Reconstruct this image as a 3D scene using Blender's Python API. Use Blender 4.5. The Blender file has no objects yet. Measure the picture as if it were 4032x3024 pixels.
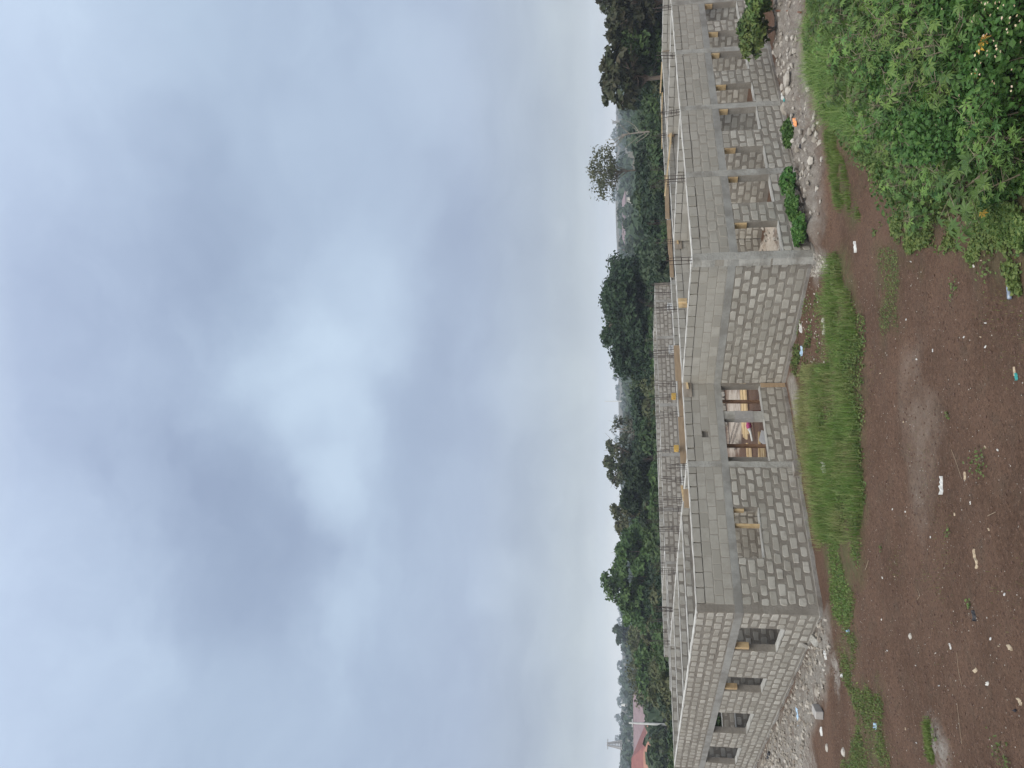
import bpy, math, random
import numpy as np
from mathutils import Vector, Matrix

rng = np.random.default_rng(7)
random.seed(7)
scene = bpy.context.scene
C = scene.collection

# ------------------------------------------------------------------ camera
EYE = np.array([0.0, 0.0, 5.07])
PITCH, ROLL, YAW = np.radians([8.368, -0.536, 38.969])
FOC = 3150.0            # focal length in pixels of the 4032 px wide photograph
def _basis():
    p, r, y = PITCH, ROLL, YAW
    f = np.array([math.sin(y)*math.cos(p), math.cos(y)*math.cos(p), math.sin(p)])
    a = np.array([math.cos(y), -math.sin(y), 0.0])
    u = np.cross(a, f)
    return math.cos(r)*a+math.sin(r)*u, -math.sin(r)*a+math.cos(r)*u, f
RT, UP, FW = _basis()
cam_data = bpy.data.cameras.new("camera")
cam = bpy.data.objects.new("camera", cam_data)
C.objects.link(cam)
cam_data.sensor_width = 36.0
cam_data.lens = 36.0*FOC/4032.0
cam_data.clip_start = 0.1
cam_data.clip_end = 6000.0
m = Matrix(((-UP[0], RT[0], -FW[0], EYE[0]), (-UP[1], RT[1], -FW[1], EYE[1]),
            (-UP[2], RT[2], -FW[2], EYE[2]), (0, 0, 0, 1)))   # the photograph is a portrait shot lying on its side
cam.matrix_world = m
scene.camera = cam
scene.render.resolution_x = 1024
scene.render.resolution_y = 768

def ray(px, py):
    return (3024-py-1512)/FOC*RT - (px-2016)/FOC*UP + FW
def G(px, py, z=0.0):
    d = ray(px, py); t = (z-EYE[2])/d[2]; return EYE+d*t
def PL(px, py, ax, val):
    d = ray(px, py); t = (val-EYE[ax])/d[ax]; return EYE+d*t
def AT(px, py, dist):
    d = ray(px, py); t = dist/math.hypot(d[0], d[1]); return EYE+d*t

# ------------------------------------------------------------------ world / light
SUN_EL, SUN_AZ = math.radians(50), math.radians(-128)   # azimuth measured from +Y towards +X
world = bpy.data.worlds.new("World"); scene.world = world; world.use_nodes = True
wn = world.node_tree.nodes; wl = world.node_tree.links; wn.clear()
def N(nodes, typ, **kw):
    n = nodes.new(typ)
    for k, v in kw.items(): setattr(n, k, v)
    return n
def mth(nodes, links, op, a, b=None, c=None, clamp=False):
    n = nodes.new("ShaderNodeMath"); n.operation = op; n.use_clamp = clamp
    for i, s in enumerate((a, b, c)):
        if s is None: continue
        if isinstance(s, (int, float)): n.inputs[i].default_value = s
        else: links.new(s, n.inputs[i])
    return n.outputs[0]
def vmth(nodes, links, op, a, b=None):
    n = nodes.new("ShaderNodeVectorMath"); n.operation = op
    for i, s in enumerate((a, b)):
        if s is None: continue
        if isinstance(s, (tuple, list)): n.inputs[i].default_value = s
        else: links.new(s, n.inputs[i])
    return n.outputs[1] if op in ('DOT_PRODUCT', 'LENGTH') else n.outputs[0]
def mixc(nodes, links, f, a, b, typ='MIX'):
    n = nodes.new("ShaderNodeMix"); n.data_type = 'RGBA'; n.blend_type = typ
    for s, i in ((f, 0), (a, 6), (b, 7)):
        if isinstance(s, (int, float)): n.inputs[i].default_value = s
        elif isinstance(s, tuple): n.inputs[i].default_value = (*s[:3], 1)
        else: links.new(s, n.inputs[i])
    return n.outputs[2]
def noise(nodes, links, vec, scale, detail=4, rough=.5, out=0):
    n = nodes.new("ShaderNodeTexNoise"); n.inputs['Scale'].default_value = scale
    n.inputs['Detail'].default_value = detail; n.inputs['Roughness'].default_value = rough
    if vec is not None: links.new(vec, n.inputs['Vector'])
    return n.outputs[out]
def mapr(nodes, links, v, a, b, c=0.0, d=1.0, smooth=True):
    n = nodes.new("ShaderNodeMapRange"); n.interpolation_type = 'SMOOTHSTEP' if smooth else 'LINEAR'
    links.new(v, n.inputs[0])
    for i, x in enumerate((a, b, c, d)): n.inputs[i+1].default_value = x
    return n.outputs[0]

def build_world():
    tc = N(wn, "ShaderNodeTexCoord"); vec = vmth(wn, wl, 'NORMALIZE', tc.outputs['Generated'])
    # noise-warped direction gives the blobs cloud-like borders
    w1 = noise(wn, wl, vec, 3.2, 6, .55, 1)
    w1 = vmth(wn, wl, 'SUBTRACT', w1, (.5, .5, .5))
    sc = N(wn, "ShaderNodeVectorMath", operation='SCALE'); wl.new(w1, sc.inputs[0]); sc.inputs[3].default_value = .26
    wv = vmth(wn, wl, 'NORMALIZE', vmth(wn, wl, 'ADD', vec, sc.outputs[0]))
    sep = N(wn, "ShaderNodeSeparateXYZ"); wl.new(vec, sep.inputs[0]); el = sep.outputs[2]
    # base colour by elevation
    ramp = N(wn, "ShaderNodeValToRGB"); wl.new(el, ramp.inputs[0])
    cr = ramp.color_ramp
    stops = [(0.0, (1.08, 1.10, 1.08)), (.016, (.98, 1.0, .98)), (.032, (.72, .77, .77)), (.062, (.50, .555, .585)), (.105, (.395, .455, .54)),
             (.19, (.375, .45, .59)), (.30, (.395, .487, .635)), (.46, (.40, .498, .65)), (.64, (.48, .58, .76)), (1.0, (1.25, 1.3, 1.35))]
    cr.elements[0].position = 0; cr.elements[0].color = (*stops[0][1], 1)
    cr.elements[1].position = 1; cr.elements[1].color = (*stops[-1][1], 1)
    for p, c in stops[1:-1]:
        e = cr.elements.new(p); e.color = (*c, 1)
    col = ramp.outputs[0]
    # general clouds everywhere
    mp = N(wn, "ShaderNodeVectorMath", operation='MULTIPLY'); wl.new(wv, mp.inputs[0]); mp.inputs[1].default_value = (1, 1, 2.6)
    n1 = noise(wn, wl, mp.outputs[0], 1.9, 5, .5)
    n2 = noise(wn, wl, mp.outputs[0], 7.5, 8, .62)
    tot = mth(wn, wl, 'MULTIPLY', mth(wn, wl, 'SUBTRACT', n1, .5), .22)
    tot = mth(wn, wl, 'ADD', tot, mth(wn, wl, 'MULTIPLY', mth(wn, wl, 'SUBTRACT', n2, .5), .20))
    mp3 = N(wn, "ShaderNodeVectorMath", operation='MULTIPLY'); wl.new(wv, mp3.inputs[0]); mp3.inputs[1].default_value = (2.2, 2.2, 16)
    n3 = noise(wn, wl, mp3.outputs[0], 1.6, 6, .6)
    lowm = mapr(wn, wl, el, .07, .24, 1, 0)
    tot = mth(wn, wl, 'ADD', tot, mth(wn, wl, 'MULTIPLY', mth(wn, wl, 'SUBTRACT', n3, .5), mth(wn, wl, 'MULTIPLY', lowm, .55)))
    mp4 = N(wn, "ShaderNodeVectorMath", operation='MULTIPLY'); wl.new(wv, mp4.inputs[0]); mp4.inputs[1].default_value = (1, 1, 1.7)
    n4 = mapr(wn, wl, noise(wn, wl, mp4.outputs[0], 3.6, 9, .6), .46, .72)
    tot = mth(wn, wl, 'ADD', tot, mth(wn, wl, 'MULTIPLY', n4, .10))
    # cloud lumps the photograph shows: (x, y, radius in photo px, amplitude)
    S = 1/0.5488
    lumps = [(60, 90, 210, .20), (210, 60, 120, .12), (240, 330, 190, -.05), (330, 620, 200, -.10), (390, 880, 170, -.15),
             (455, 1150, 150, -.17), (330, 1180, 170, -.08), (320, 1420, 150, -.10), (110, 1420, 170, .15), (20, 1500, 170, .12), (700, 690, 130, .22),
             (540, 760, 110, .18), (640, 860, 120, .24), (690, 1000, 90, .30), (690, 1080, 50, .24), (780, 620, 120, .14),
             (700, 480, 130, .10), (870, 220, 60, .14), (760, 200, 170, .08), (980, 130, 110, .07), (1000, 300, 90, .10), (880, 390, 110, -.06),
             (780, 1210, 40, .10), (720, 1280, 45, .12), (670, 1350, 50, .12), (560, 1570, 90, .10), (860, 1080, 120, -.10), (650, 1240, 90, -.05),
             (1090, 330, 110, -.05), (1090, 760, 130, -.05), (560, 560, 120, -.09), (850, 800, 110, -.04), (1160, 860, 45, .13), (1175, 800, 30, .10),
             (1135, 1200, 50, .12), (1195, 90, 60, .12), (1190, 450, 50, .08), (1060, 1100, 90, .05), (900, 1200, 120, .03), (1290, 600, 60, .10)]
    for x, y, r, a in lumps:
        d = ray(x*S, y*S); d = d/np.linalg.norm(d)
        dt = vmth(wn, wl, 'DOT_PRODUCT', wv, tuple(d))
        th = r*S/FOC*1.25
        v = mapr(wn, wl, dt, math.cos(th*1.7), 1.0, 0, a*(.62 if a > 0 else .60))
        tot = mth(wn, wl, 'ADD', tot, v)
    gain = mth(wn, wl, 'ADD', 1.0, tot)
    gc = N(wn, "ShaderNodeCombineColor")
    wl.new(mth(wn, wl, 'POWER', gain, 1.12), gc.inputs[0]); wl.new(mth(wn, wl, 'POWER', gain, 1.08), gc.inputs[1]); wl.new(mth(wn, wl, 'POWER', gain, .85), gc.inputs[2])
    col = mixc(wn, wl, 1.0, col, gc.outputs[0], 'MULTIPLY')
    # the light streak of clear sky low over the horizon
    st = mapr(wn, wl, el, .055, .075, 1, 0)
    sky = N(wn, "ShaderNodeTexSky"); sky.sky_type = 'NISHITA'; sky.sun_disc = False
    sky.sun_elevation = SUN_EL; sky.sun_rotation = SUN_AZ
    bg = N(wn, "ShaderNodeBackground"); bg.inputs[1].default_value = .05; wl.new(sky.outputs[0], bg.inputs[0])
    bg2 = N(wn, "ShaderNodeBackground"); bg2.inputs[1].default_value = CLOUD; wl.new(col, bg2.inputs[0])
    mx = N(wn, "ShaderNodeMixShader"); mx.inputs[0].default_value = .93
    wl.new(bg.outputs[0], mx.inputs[1]); wl.new(bg2.outputs[0], mx.inputs[2])
    out = N(wn, "ShaderNodeOutputWorld"); wl.new(mx.outputs[0], out.inputs[0])
CLOUD = .485
build_world()
world.cycles.sampling_method = 'MANUAL'; world.cycles.sample_map_resolution = 512
sun = bpy.data.lights.new("sun", 'SUN'); sun.energy = 1.5; sun.angle = math.radians(60); sun.color = (1, .95, .86)
so = bpy.data.objects.new("sun", sun); C.objects.link(so)
sd = Vector((math.sin(SUN_AZ)*math.cos(SUN_EL), math.cos(SUN_AZ)*math.cos(SUN_EL), math.sin(SUN_EL)))
so.rotation_euler = sd.to_track_quat('Z', 'Y').to_euler()
vs = scene.view_settings
vs.view_transform = 'Standard'; vs.look = 'None'; vs.gamma = 1; vs.use_curve_mapping = False
vs.exposure = 1.18
scene.render.engine = 'CYCLES'
scene.cycles.max_bounces = 6; scene.cycles.transparent_max_bounces = 4
scene.cycles.volume_bounces = 0

# ------------------------------------------------------------------ helpers
def tag(o, label=None, cat=None, group=None, kind=None):
    if label: o['label'] = label
    if cat: o['category'] = cat
    if group: o['group'] = group
    if kind: o['kind'] = kind
    return o
def npmesh(name, V, Fs, mats=None, tone=None, fmat=None, smooth=False):
    """V (n,3); Fs list of index tuples or an (m,k) array."""
    me = bpy.data.meshes.new(name)
    V = np.asarray(V, dtype=np.float32)
    if isinstance(Fs, np.ndarray):
        k = Fs.shape[1]; nf = Fs.shape[0]
        me.vertices.add(len(V)); me.vertices.foreach_set("co", V.ravel())
        me.loops.add(nf*k); me.loops.foreach_set("vertex_index", Fs.astype(np.int32).ravel())
        me.polygons.add(nf); me.polygons.foreach_set("loop_start", np.arange(nf, dtype=np.int32)*k)
        me.polygons.foreach_set("loop_total", np.full(nf, k, dtype=np.int32))
    else:
        me.vertices.add(len(V)); me.vertices.foreach_set("co", V.ravel())
        lens = np.array([len(f) for f in Fs], dtype=np.int32)
        idx = np.fromiter((i for f in Fs for i in f), dtype=np.int32, count=int(lens.sum()))
        me.loops.add(len(idx)); me.loops.foreach_set("vertex_index", idx)
        me.polygons.add(len(lens)); me.polygons.foreach_set("loop_start", np.concatenate([[0], np.cumsum(lens)[:-1]]).astype(np.int32))
        me.polygons.foreach_set("loop_total", lens)
    if tone is not None:
        a = me.attributes.new("tone", 'FLOAT', 'POINT'); a.data.foreach_set("value", np.asarray(tone, dtype=np.float32))
    for mt in (mats or []): me.materials.append(mt)
    if fmat is not None: me.polygons.foreach_set("material_index", np.asarray(fmat, dtype=np.int32))
    me.polygons.foreach_set("use_smooth", np.full(len(me.polygons), bool(smooth)))
    me.update(calc_edges=True)
    return me
def link(name, me, parent=None, loc=None):
    o = bpy.data.objects.new(name, me); C.objects.link(o)
    if parent is not None: o.parent = parent
    if loc is not None: o.location = loc
    return o
class MB:
    """collects shapes for ONE mesh"""
    def __init__(s): s.v = []; s.f = []; s.t = []; s.n = 0; s.m = []
    def add(s, V, F, tone=.5, mi=0):
        V = np.asarray(V, float); s.v.append(V); s.f += [tuple(int(i)+s.n for i in f) for f in F]
        s.t.append(np.full(len(V), tone) if np.isscalar(tone) else np.asarray(tone)); s.n += len(V); s.m += [mi]*len(F)
    def box(s, a, b, tone=.5, mi=0, jit=0):
        x0, y0, z0 = a; x1, y1, z1 = b
        V = np.array([(x0,y0,z0),(x1,y0,z0),(x1,y1,z0),(x0,y1,z0),(x0,y0,z1),(x1,y0,z1),(x1,y1,z1),(x0,y1,z1)], float)
        if jit: V += rng.uniform(-jit, jit, V.shape)
        s.add(V, [(0,3,2,1),(4,5,6,7),(0,1,5,4),(1,2,6,5),(2,3,7,6),(3,0,4,7)], tone, mi)
    def beam(s, p, q, w, h, tone=.5, mi=0, up=(0, 0, 1)):
        p = np.asarray(p, float); q = np.asarray(q, float); d = q-p; L = np.linalg.norm(d); d /= L
        up = np.asarray(up, float)
        a = np.cross(d, up); 
        if np.linalg.norm(a) < 1e-3: a = np.array([1., 0, 0])
        a /= np.linalg.norm(a); b = np.cross(a, d)
        V = [c+a*i*w/2+b*j*h/2 for c in (p, q) for i, j in ((-1,-1),(1,-1),(1,1),(-1,1))]
        s.add(V, [(0,1,2,3),(7,6,5,4),(0,4,5,1),(1,5,6,2),(2,6,7,3),(3,7,4,0)], tone, mi)
    def tube(s, pts, rad, n=6, tone=.5, mi=0, cap=True):
        pts = np.asarray(pts, float); k = len(pts)
        rad = np.full(k, rad) if np.isscalar(rad) else np.asarray(rad)
        V = []; 
        for i in range(k):
            d = pts[min(i+1, k-1)]-pts[max(i-1, 0)]; d = d/(np.linalg.norm(d)+1e-9)
            a = np.cross(d, (0.13, .21, .97) if abs(d[2]) < .9 else (1, .1, 0)); a /= np.linalg.norm(a); b = np.cross(d, a)
            for j in range(n):
                t = 2*math.pi*j/n; V.append(pts[i]+rad[i]*(math.cos(t)*a+math.sin(t)*b))
        F = [(i*n+j, i*n+(j+1)%n, (i+1)*n+(j+1)%n, (i+1)*n+j) for i in range(k-1) for j in range(n)]
        if cap: F += [tuple(range(n))[::-1], tuple((k-1)*n+j for j in range(n))]
        s.add(V, F, tone, mi)
    def mesh(s, name, mats, smooth=False):
        if not isinstance(mats, (list, tuple)): mats = [mats]
        return npmesh(name, np.concatenate(s.v), s.f, mats, np.concatenate(s.t), s.m if len(mats) > 1 else None, smooth)
    def build(s, name, mats, parent=None, loc=None, smooth=False):
        return link(name, s.mesh(name, mats, smooth), parent, loc)
def empty(name, loc=(0, 0, 0), rz=0):
    o = bpy.data.objects.new(name, None); C.objects.link(o); o.location = loc; o.rotation_euler = (0, 0, rz)
    o.empty_display_size = .2
    return o
def vnoise(x, y, seed=0):
    """2-D value noise, numpy"""
    xi = np.floor(x).astype(np.int64); yi = np.floor(y).astype(np.int64); xf = x-xi; yf = y-yi
    def h(a, b):
        n = (a*374761393+b*668265263+seed*1442695041) & 0xffffffff
        n = ((n ^ (n >> 13))*1274126177) & 0xffffffff
        return ((n ^ (n >> 16)) & 0xffff)/65535.0
    u = xf*xf*(3-2*xf); v = yf*yf*(3-2*yf)
    return (h(xi, yi)*(1-u)+h(xi+1, yi)*u)*(1-v)+(h(xi, yi+1)*(1-u)+h(xi+1, yi+1)*u)*v
def fbm(x, y, seed=0, o=4):
    s = 0; a = .5; t = 0
    for i in range(o):
        s = s+a*vnoise(x*2**i, y*2**i, seed+i*17); t += a; a *= .5
    return s/t-.5

# ------------------------------------------------------------------ materials
def newmat(name):
    mt = bpy.data.materials.new(name); mt.use_nodes = True
    nt = mt.node_tree; nt.nodes.clear()
    out = nt.nodes.new("ShaderNodeOutputMaterial"); b = nt.nodes.new("ShaderNodeBsdfPrincipled")
    nt.links.new(b.outputs[0], out.inputs[0])
    return mt, nt.nodes, nt.links, b
def pmat(name, c1, c2, scale=6, rough=.9, bump=.3, bscale=30, c3=None, c3scale=1.2, tonec=None, spec=.3, stretch=None, tonerange=(0, 1), bdist=.02, detail=5):
    mt, nd, lk, b = newmat(name)
    geo = nd.new("ShaderNodeNewGeometry"); pos = geo.outputs['Position']
    if stretch:
        mp = nd.new("ShaderNodeVectorMath"); mp.operation = 'MULTIPLY'; lk.new(pos, mp.inputs[0]); mp.inputs[1].default_value = stretch; pos = mp.outputs[0]
    f = mapr(nd, lk, noise(nd, lk, pos, scale, detail, .6), .3, .7)
    col = mixc(nd, lk, f, c1, c2)
    if c3: col = mixc(nd, lk, mapr(nd, lk, noise(nd, lk, pos, c3scale, 4, .6), .45, .68), col, c3)
    if tonec:
        at = nd.new("ShaderNodeAttribute"); at.attribute_name = "tone"
        col = mixc(nd, lk, mapr(nd, lk, at.outputs['Fac'], tonerange[0], tonerange[1], smooth=False), col, tonec)
    lk.new(col, b.inputs['Base Color']); b.inputs['Roughness'].default_value = rough
    b.inputs['Specular IOR Level'].default_value = spec
    if bump:
        bp = nd.new("ShaderNodeBump"); bp.inputs['Strength'].default_value = bump; bp.inputs['Distance'].default_value = bdist
        lk.new(noise(nd, lk, pos, bscale, 5, .65), bp.inputs['Height']); lk.new(bp.outputs[0], b.inputs['Normal'])
    return mt
def streaks(nd, lk, pos):
    """mask of vertical cement runs down the masonry, in bands"""
    sp = nd.new("ShaderNodeSeparateXYZ"); lk.new(pos, sp.inputs[0])
    s = mth(nd, lk, 'ADD', sp.outputs[0], sp.outputs[1])
    cb = nd.new("ShaderNodeCombineXYZ"); lk.new(mth(nd, lk, 'MULTIPLY', s, 20), cb.inputs[0]); lk.new(mth(nd, lk, 'MULTIPLY', sp.outputs[2], 1.1), cb.inputs[2])
    fine = mapr(nd, lk, noise(nd, lk, cb.outputs[0], 1.0, 3, .6), .52, .60)
    cb2 = nd.new("ShaderNodeCombineXYZ"); lk.new(mth(nd, lk, 'MULTIPLY', s, .9), cb2.inputs[0]); lk.new(mth(nd, lk, 'MULTIPLY', sp.outputs[2], .5), cb2.inputs[2])
    band = mapr(nd, lk, noise(nd, lk, cb2.outputs[0], 1.0, 2, .5), .52, .62)
    return mth(nd, lk, 'MULTIPLY', fine, band)
def blockmat(name, lite, mid, dark, mortar, upper=False):
    mt, nd, lk, b = newmat(name)
    geo = nd.new("ShaderNodeNewGeometry"); pos = geo.outputs['Position']
    at = nd.new("ShaderNodeAttribute"); at.attribute_name = "tone"
    col = mixc(nd, lk, mapr(nd, lk, at.outputs['Fac'], 0, .5, smooth=False), dark, mid)
    col = mixc(nd, lk, mapr(nd, lk, at.outputs['Fac'], .5, 1, smooth=False), col, lite)
    blot = mapr(nd, lk, noise(nd, lk, pos, 3.3, 6, .65), .42, .70)
    col = mixc(nd, lk, mth(nd, lk, 'MULTIPLY', blot, .75), col, mortar)
    col = mixc(nd, lk, mapr(nd, lk, noise(nd, lk, pos, 55, 4, .7), .35, .75, 0, .28), col, dark)
    # broad damp and dusty patches over several blocks
    col = mixc(nd, lk, mapr(nd, lk, noise(nd, lk, pos, .9, 5, .65), .50, .70, 0, .45), col, dark)
    if not upper:
        col = mixc(nd, lk, mth(nd, lk, 'MULTIPLY', streaks(nd, lk, pos), .75), col, mortar)
    # rain stain near the ground
    lk.new(col, b.inputs['Base Color']); b.inputs['Roughness'].default_value = .93; b.inputs['Specular IOR Level'].default_value = .2
    bp = nd.new("ShaderNodeBump"); bp.inputs['Strength'].default_value = .6; bp.inputs['Distance'].default_value = .012
    lk.new(noise(nd, lk, pos, 38, 6, .7), bp.inputs['Height']); lk.new(bp.outputs[0], b.inputs['Normal'])
    return mt
def mortarmat(name, a, c, d):
    mt, nd, lk, b = newmat(name)
    geo = nd.new("ShaderNodeNewGeometry"); pos = geo.outputs['Position']
    col = mixc(nd, lk, mapr(nd, lk, noise(nd, lk, pos, 2.0, 5, .6), .35, .65), a, c)
    col = mixc(nd, lk, mapr(nd, lk, noise(nd, lk, pos, 24, 5, .7), .5, .75, 0, .6), col, d)
    st = mth(nd, lk, 'MULTIPLY', streaks(nd, lk, pos), .3)
    col = mixc(nd, lk, st, col, (.30, .29, .26))
    lk.new(col, b.inputs['Base Color']); b.inputs['Roughness'].default_value = .95; b.inputs['Specular IOR Level'].default_value = .15
    bp = nd.new("ShaderNodeBump"); bp.inputs['Strength'].default_value = .8; bp.inputs['Distance'].default_value = .025
    lk.new(noise(nd, lk, pos, 16, 6, .7), bp.inputs['Height']); lk.new(bp.outputs[0], b.inputs['Normal'])
    return mt
M = {}
M['block'] = blockmat("sandcrete_block", (.50, .478, .425), (.425, .402, .352), (.31, .292, .252), (.27, .245, .205))
M['blockup'] = blockmat("sandcrete_block_upper", (.43, .408, .36), (.365, .345, .302), (.295, .277, .238), (.325, .302, .26), upper=True)
M['blocktop'] = blockmat("sandcrete_block_top", (.41, .39, .345), (.355, .335, .293), (.28, .263, .225), (.30, .28, .24), upper=True)
M['mortar'] = mortarmat("mortar", (.215, .192, .162), (.27, .247, .212), (.16, .142, .118))
M['mortarup'] = mortarmat("mortar_upper", (.30, .277, .238), (.35, .325, .282), (.225, .203, .17))
M['conc'] = pmat("beam_concrete", (.27, .265, .245), (.34, .335, .31), 3, .9, .5, 25, (.22, .21, .19), 1.1)
M['conc2'] = pmat("pillar_concrete", (.33, .32, .29), (.42, .41, .375), 3.5, .9, .7, 18, (.26, .245, .215), 1.6, bdist=.04)
M['cap'] = pmat("skylit_mortar", (.42, .405, .37), (.54, .525, .485), 5, .92, .5, 30, (.33, .31, .275), 1.5)  # mortar smear, made paler to paint in the skylight on wall tops
M['plinth'] = pmat("footing_concrete", (.24, .225, .20), (.31, .295, .27), 3, .95, .7, 16, (.17, .145, .12), 1.4, bdist=.04)
M['ply'] = pmat("plywood", (.30, .215, .14), (.38, .285, .195), 3, .8, .15, 40, (.22, .165, .115), 1.8, tonec=(.42, .30, .18), stretch=(1, 1, 6))
M['plygrey'] = pmat("grey_plywood", (.27, .235, .195), (.35, .305, .25), 4, .85, .15, 40, (.20, .165, .13), 2, stretch=(1, 1, 5))
M['wood'] = pmat("sawn_timber", (.45, .31, .15), (.60, .44, .24), 5, .75, .2, 40, (.28, .18, .09), 3, tonec=(.70, .55, .33), tonerange=(0, 1))
M['oldwood'] = pmat("weathered_timber", (.17, .09, .05), (.25, .15, .09), 6, .8, .2, 40, tonec=(.10, .025, .016))
M['rebar'] = pmat("steel_rebar", (.035, .028, .026), (.07, .05, .042), 20, .6, 0)
M['white'] = pmat("white_plastic", (.46, .47, .46), (.60, .60, .58), 12, .6, .2, 30, (.55, .53, .48), 6)
M['papertan'] = pmat("tan_dry_leaf", (.34, .27, .19), (.46, .38, .27), 20, .8, .2, 40)
M['blackp'] = pmat("black_plastic", (.012, .012, .016), (.03, .03, .035), 20, .45, .2, 40)
M['blue'] = pmat("blue_plastic", (.25, .42, .62), (.45, .58, .70), 20, .5, .1, 40)
M['teal'] = pmat("teal_plastic", (.02, .20, .20), (.04, .30, .28), 20, .5, .1, 40)
M['orange'] = pmat("orange_plastic", (.75, .28, .10), (.85, .36, .16), 20, .5, .1, 40)
M['yellow'] = pmat("yellow_formwork", (.50, .31, .07), (.58, .38, .11), 8, .6, .1, 40)
M['magenta'] = pmat("magenta_sack", (.32, .04, .13), (.42, .07, .19), 10, .7, .3, 30)
M['stone'] = pmat("rubble_stone", (.22, .195, .16), (.31, .28, .24), 6, .95, .6, 22, (.16, .13, .105), 2, tonec=(.50, .47, .42), tonerange=(.45, 1.4))
M['slab'] = pmat("grey_slab", (.30, .29, .28), (.38, .36, .34), 6, .9, .4, 30)
M['bark'] = pmat("tree_bark", (.13, .10, .075), (.21, .17, .13), 4, .95, .5, 12, stretch=(1, 1, .3))
M['barkgrey'] = pmat("grey_bark", (.20, .175, .15), (.28, .25, .21), 4, .95, .4, 12, stretch=(1, 1, .3))
M['stem'] = pmat("plant_stem", (.16, .135, .09), (.25, .21, .15), 25, .8, .4, 60)
def leafmat(name, c1, c2, tonec, scale=3, rough=.55, trans=.25):
    mt, nd, lk, b = newmat(name)
    geo = nd.new("ShaderNodeNewGeometry"); pos = geo.outputs['Position']
    col = mixc(nd, lk, mapr(nd, lk, noise(nd, lk, pos, scale, 4, .6), .3, .7), c1, c2)
    at = nd.new("ShaderNodeAttribute"); at.attribute_name = "tone"
    col = mixc(nd, lk, at.outputs['Fac'], col, tonec)
    oi = nd.new("ShaderNodeObjectInfo")
    hv = nd.new("ShaderNodeHueSaturation"); lk.new(col, hv.inputs['Color'])
    lk.new(mapr(nd, lk, oi.outputs['Random'], 0, 1, .8, 1.2, False), hv.inputs['Value'])
    lk.new(mapr(nd, lk, oi.outputs['Random'], 0, 1, .488, .512, False), hv.inputs['Hue'])
    lk.new(hv.outputs[0], b.inputs['Base Color']); b.inputs['Roughness'].default_value = rough; b.inputs['Specular IOR Level'].default_value = .28
    tr = nd.new("ShaderNodeBsdfTranslucent"); lk.new(hv.outputs[0], tr.inputs[0])
    mx = nd.new("ShaderNodeMixShader"); mx.inputs[0].default_value = trans
    lk.new(b.outputs[0], mx.inputs[1]); lk.new(tr.outputs[0], mx.inputs[2])
    o = [n for n in nd if n.type == 'OUTPUT_MATERIAL'][0]; lk.new(mx.outputs[0], o.inputs[0])
    return mt
M['mango'] = leafmat("mango_leaves", (.010, .025, .010), (.018, .040, .014), (.036, .064, .022), scale=.9)
M['green'] = leafmat("green_leaves", (.028, .058, .016), (.050, .094, .026), (.095, .15, .04), scale=.6)
M['olive'] = leafmat("olive_leaves", (.055, .070, .028), (.085, .095, .038), (.12, .12, .05))
M['brownish'] = leafmat("bronze_leaves", (.042, .050, .024), (.050, .072, .026), (.090, .078, .042), scale=.9)
M['far'] = leafmat("distant_leaves", (.030, .055, .028), (.048, .078, .036), (.07, .09, .045), scale=.3)
M['bush'] = leafmat("bush_leaves", (.022, .044, .015), (.040, .076, .022), (.075, .10, .034), scale=.5)
M['cassava'] = leafmat("cassava_leaves", (.050, .120, .030), (.085, .165, .044), (.19, .28, .06), scale=2, rough=.45)
M['weed'] = leafmat("weed_leaves", (.050, .100, .026), (.090, .150, .038), (.20, .24, .07), scale=2)
M['darkweed'] = leafmat("dark_herb_leaves", (.034, .095, .020), (.060, .140, .030), (.12, .21, .045), scale=2)
M['grass'] = leafmat("grass_blades", (.065, .140, .020), (.115, .200, .032), (.30, .31, .13), scale=1.2)
M['flower'] = pmat("lantana_petals", (.80, .68, .34), (.80, .62, .50), 9, .6, 0, 30, tonec=(.72, .48, .50))
M['yleaf'] = leafmat("yellowed_leaves", (.45, .28, .03), (.55, .36, .05), (.45, .20, .05))

# ------------------------------------------------------------------ the ground, one sheet
def inpoly(x, y, poly):
    poly = np.asarray(poly); n = len(poly); c = np.zeros(x.shape, bool)
    for i in range(n):
        x0, y0 = poly[i]; x1, y1 = poly[(i+1) % n]
        if y0 == y1: continue
        c ^= ((y0 > y) != (y1 > y)) & (x < (x1-x0)*(y-y0)/(y1-y0)+x0)
    return c
def pdist(x, y, poly):
    poly = np.asarray(poly); d = np.full(x.shape, 1e9)
    for i in range(len(poly)):
        a = poly[i]; b = poly[(i+1) % len(poly)]; ab = b-a
        t = np.clip(((x-a[0])*ab[0]+(y-a[1])*ab[1])/(ab@ab+1e-9), 0, 1)
        d = np.minimum(d, np.hypot(x-a[0]-t*ab[0], y-a[1]-t*ab[1]))
    return d
def soft(x, y, poly, w=.25):
    """1 inside, fading over w metres, with a frayed border"""
    s = np.where(inpoly(x, y, poly), 1, -1)*pdist(x, y, poly)+fbm(x*1.6, y*1.6, 5)*w*2.2+fbm(x*6, y*6, 9)*w
    return np.clip(s/w*.5+.5, 0, 1)
def gp(*pts): return [tuple(G(a, b)[:2]) for a, b in pts]
GRAVEL = gp((3236, 2420), (3215, 2500), (3170, 2620), (3095, 2790), (3030, 2920), (2960, 3060), (3120, 3140), (3185, 3000), (3205, 2880), (3235, 2780), (3262, 2700), (3275, 2560), (3262, 2420))
WHITE1 = gp((3275, 2590), (3290, 2590), (3306, 2660), (3300, 2735), (3286, 2700))
WHITE2 = gp((3660, 2830), (3700, 2840), (3745, 2960), (3742, 3024), (3705, 3024), (3672, 2930))
WHITE3 = gp((3150, 2900), (3205, 2950), (3225, 3060), (3130, 3060))
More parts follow.
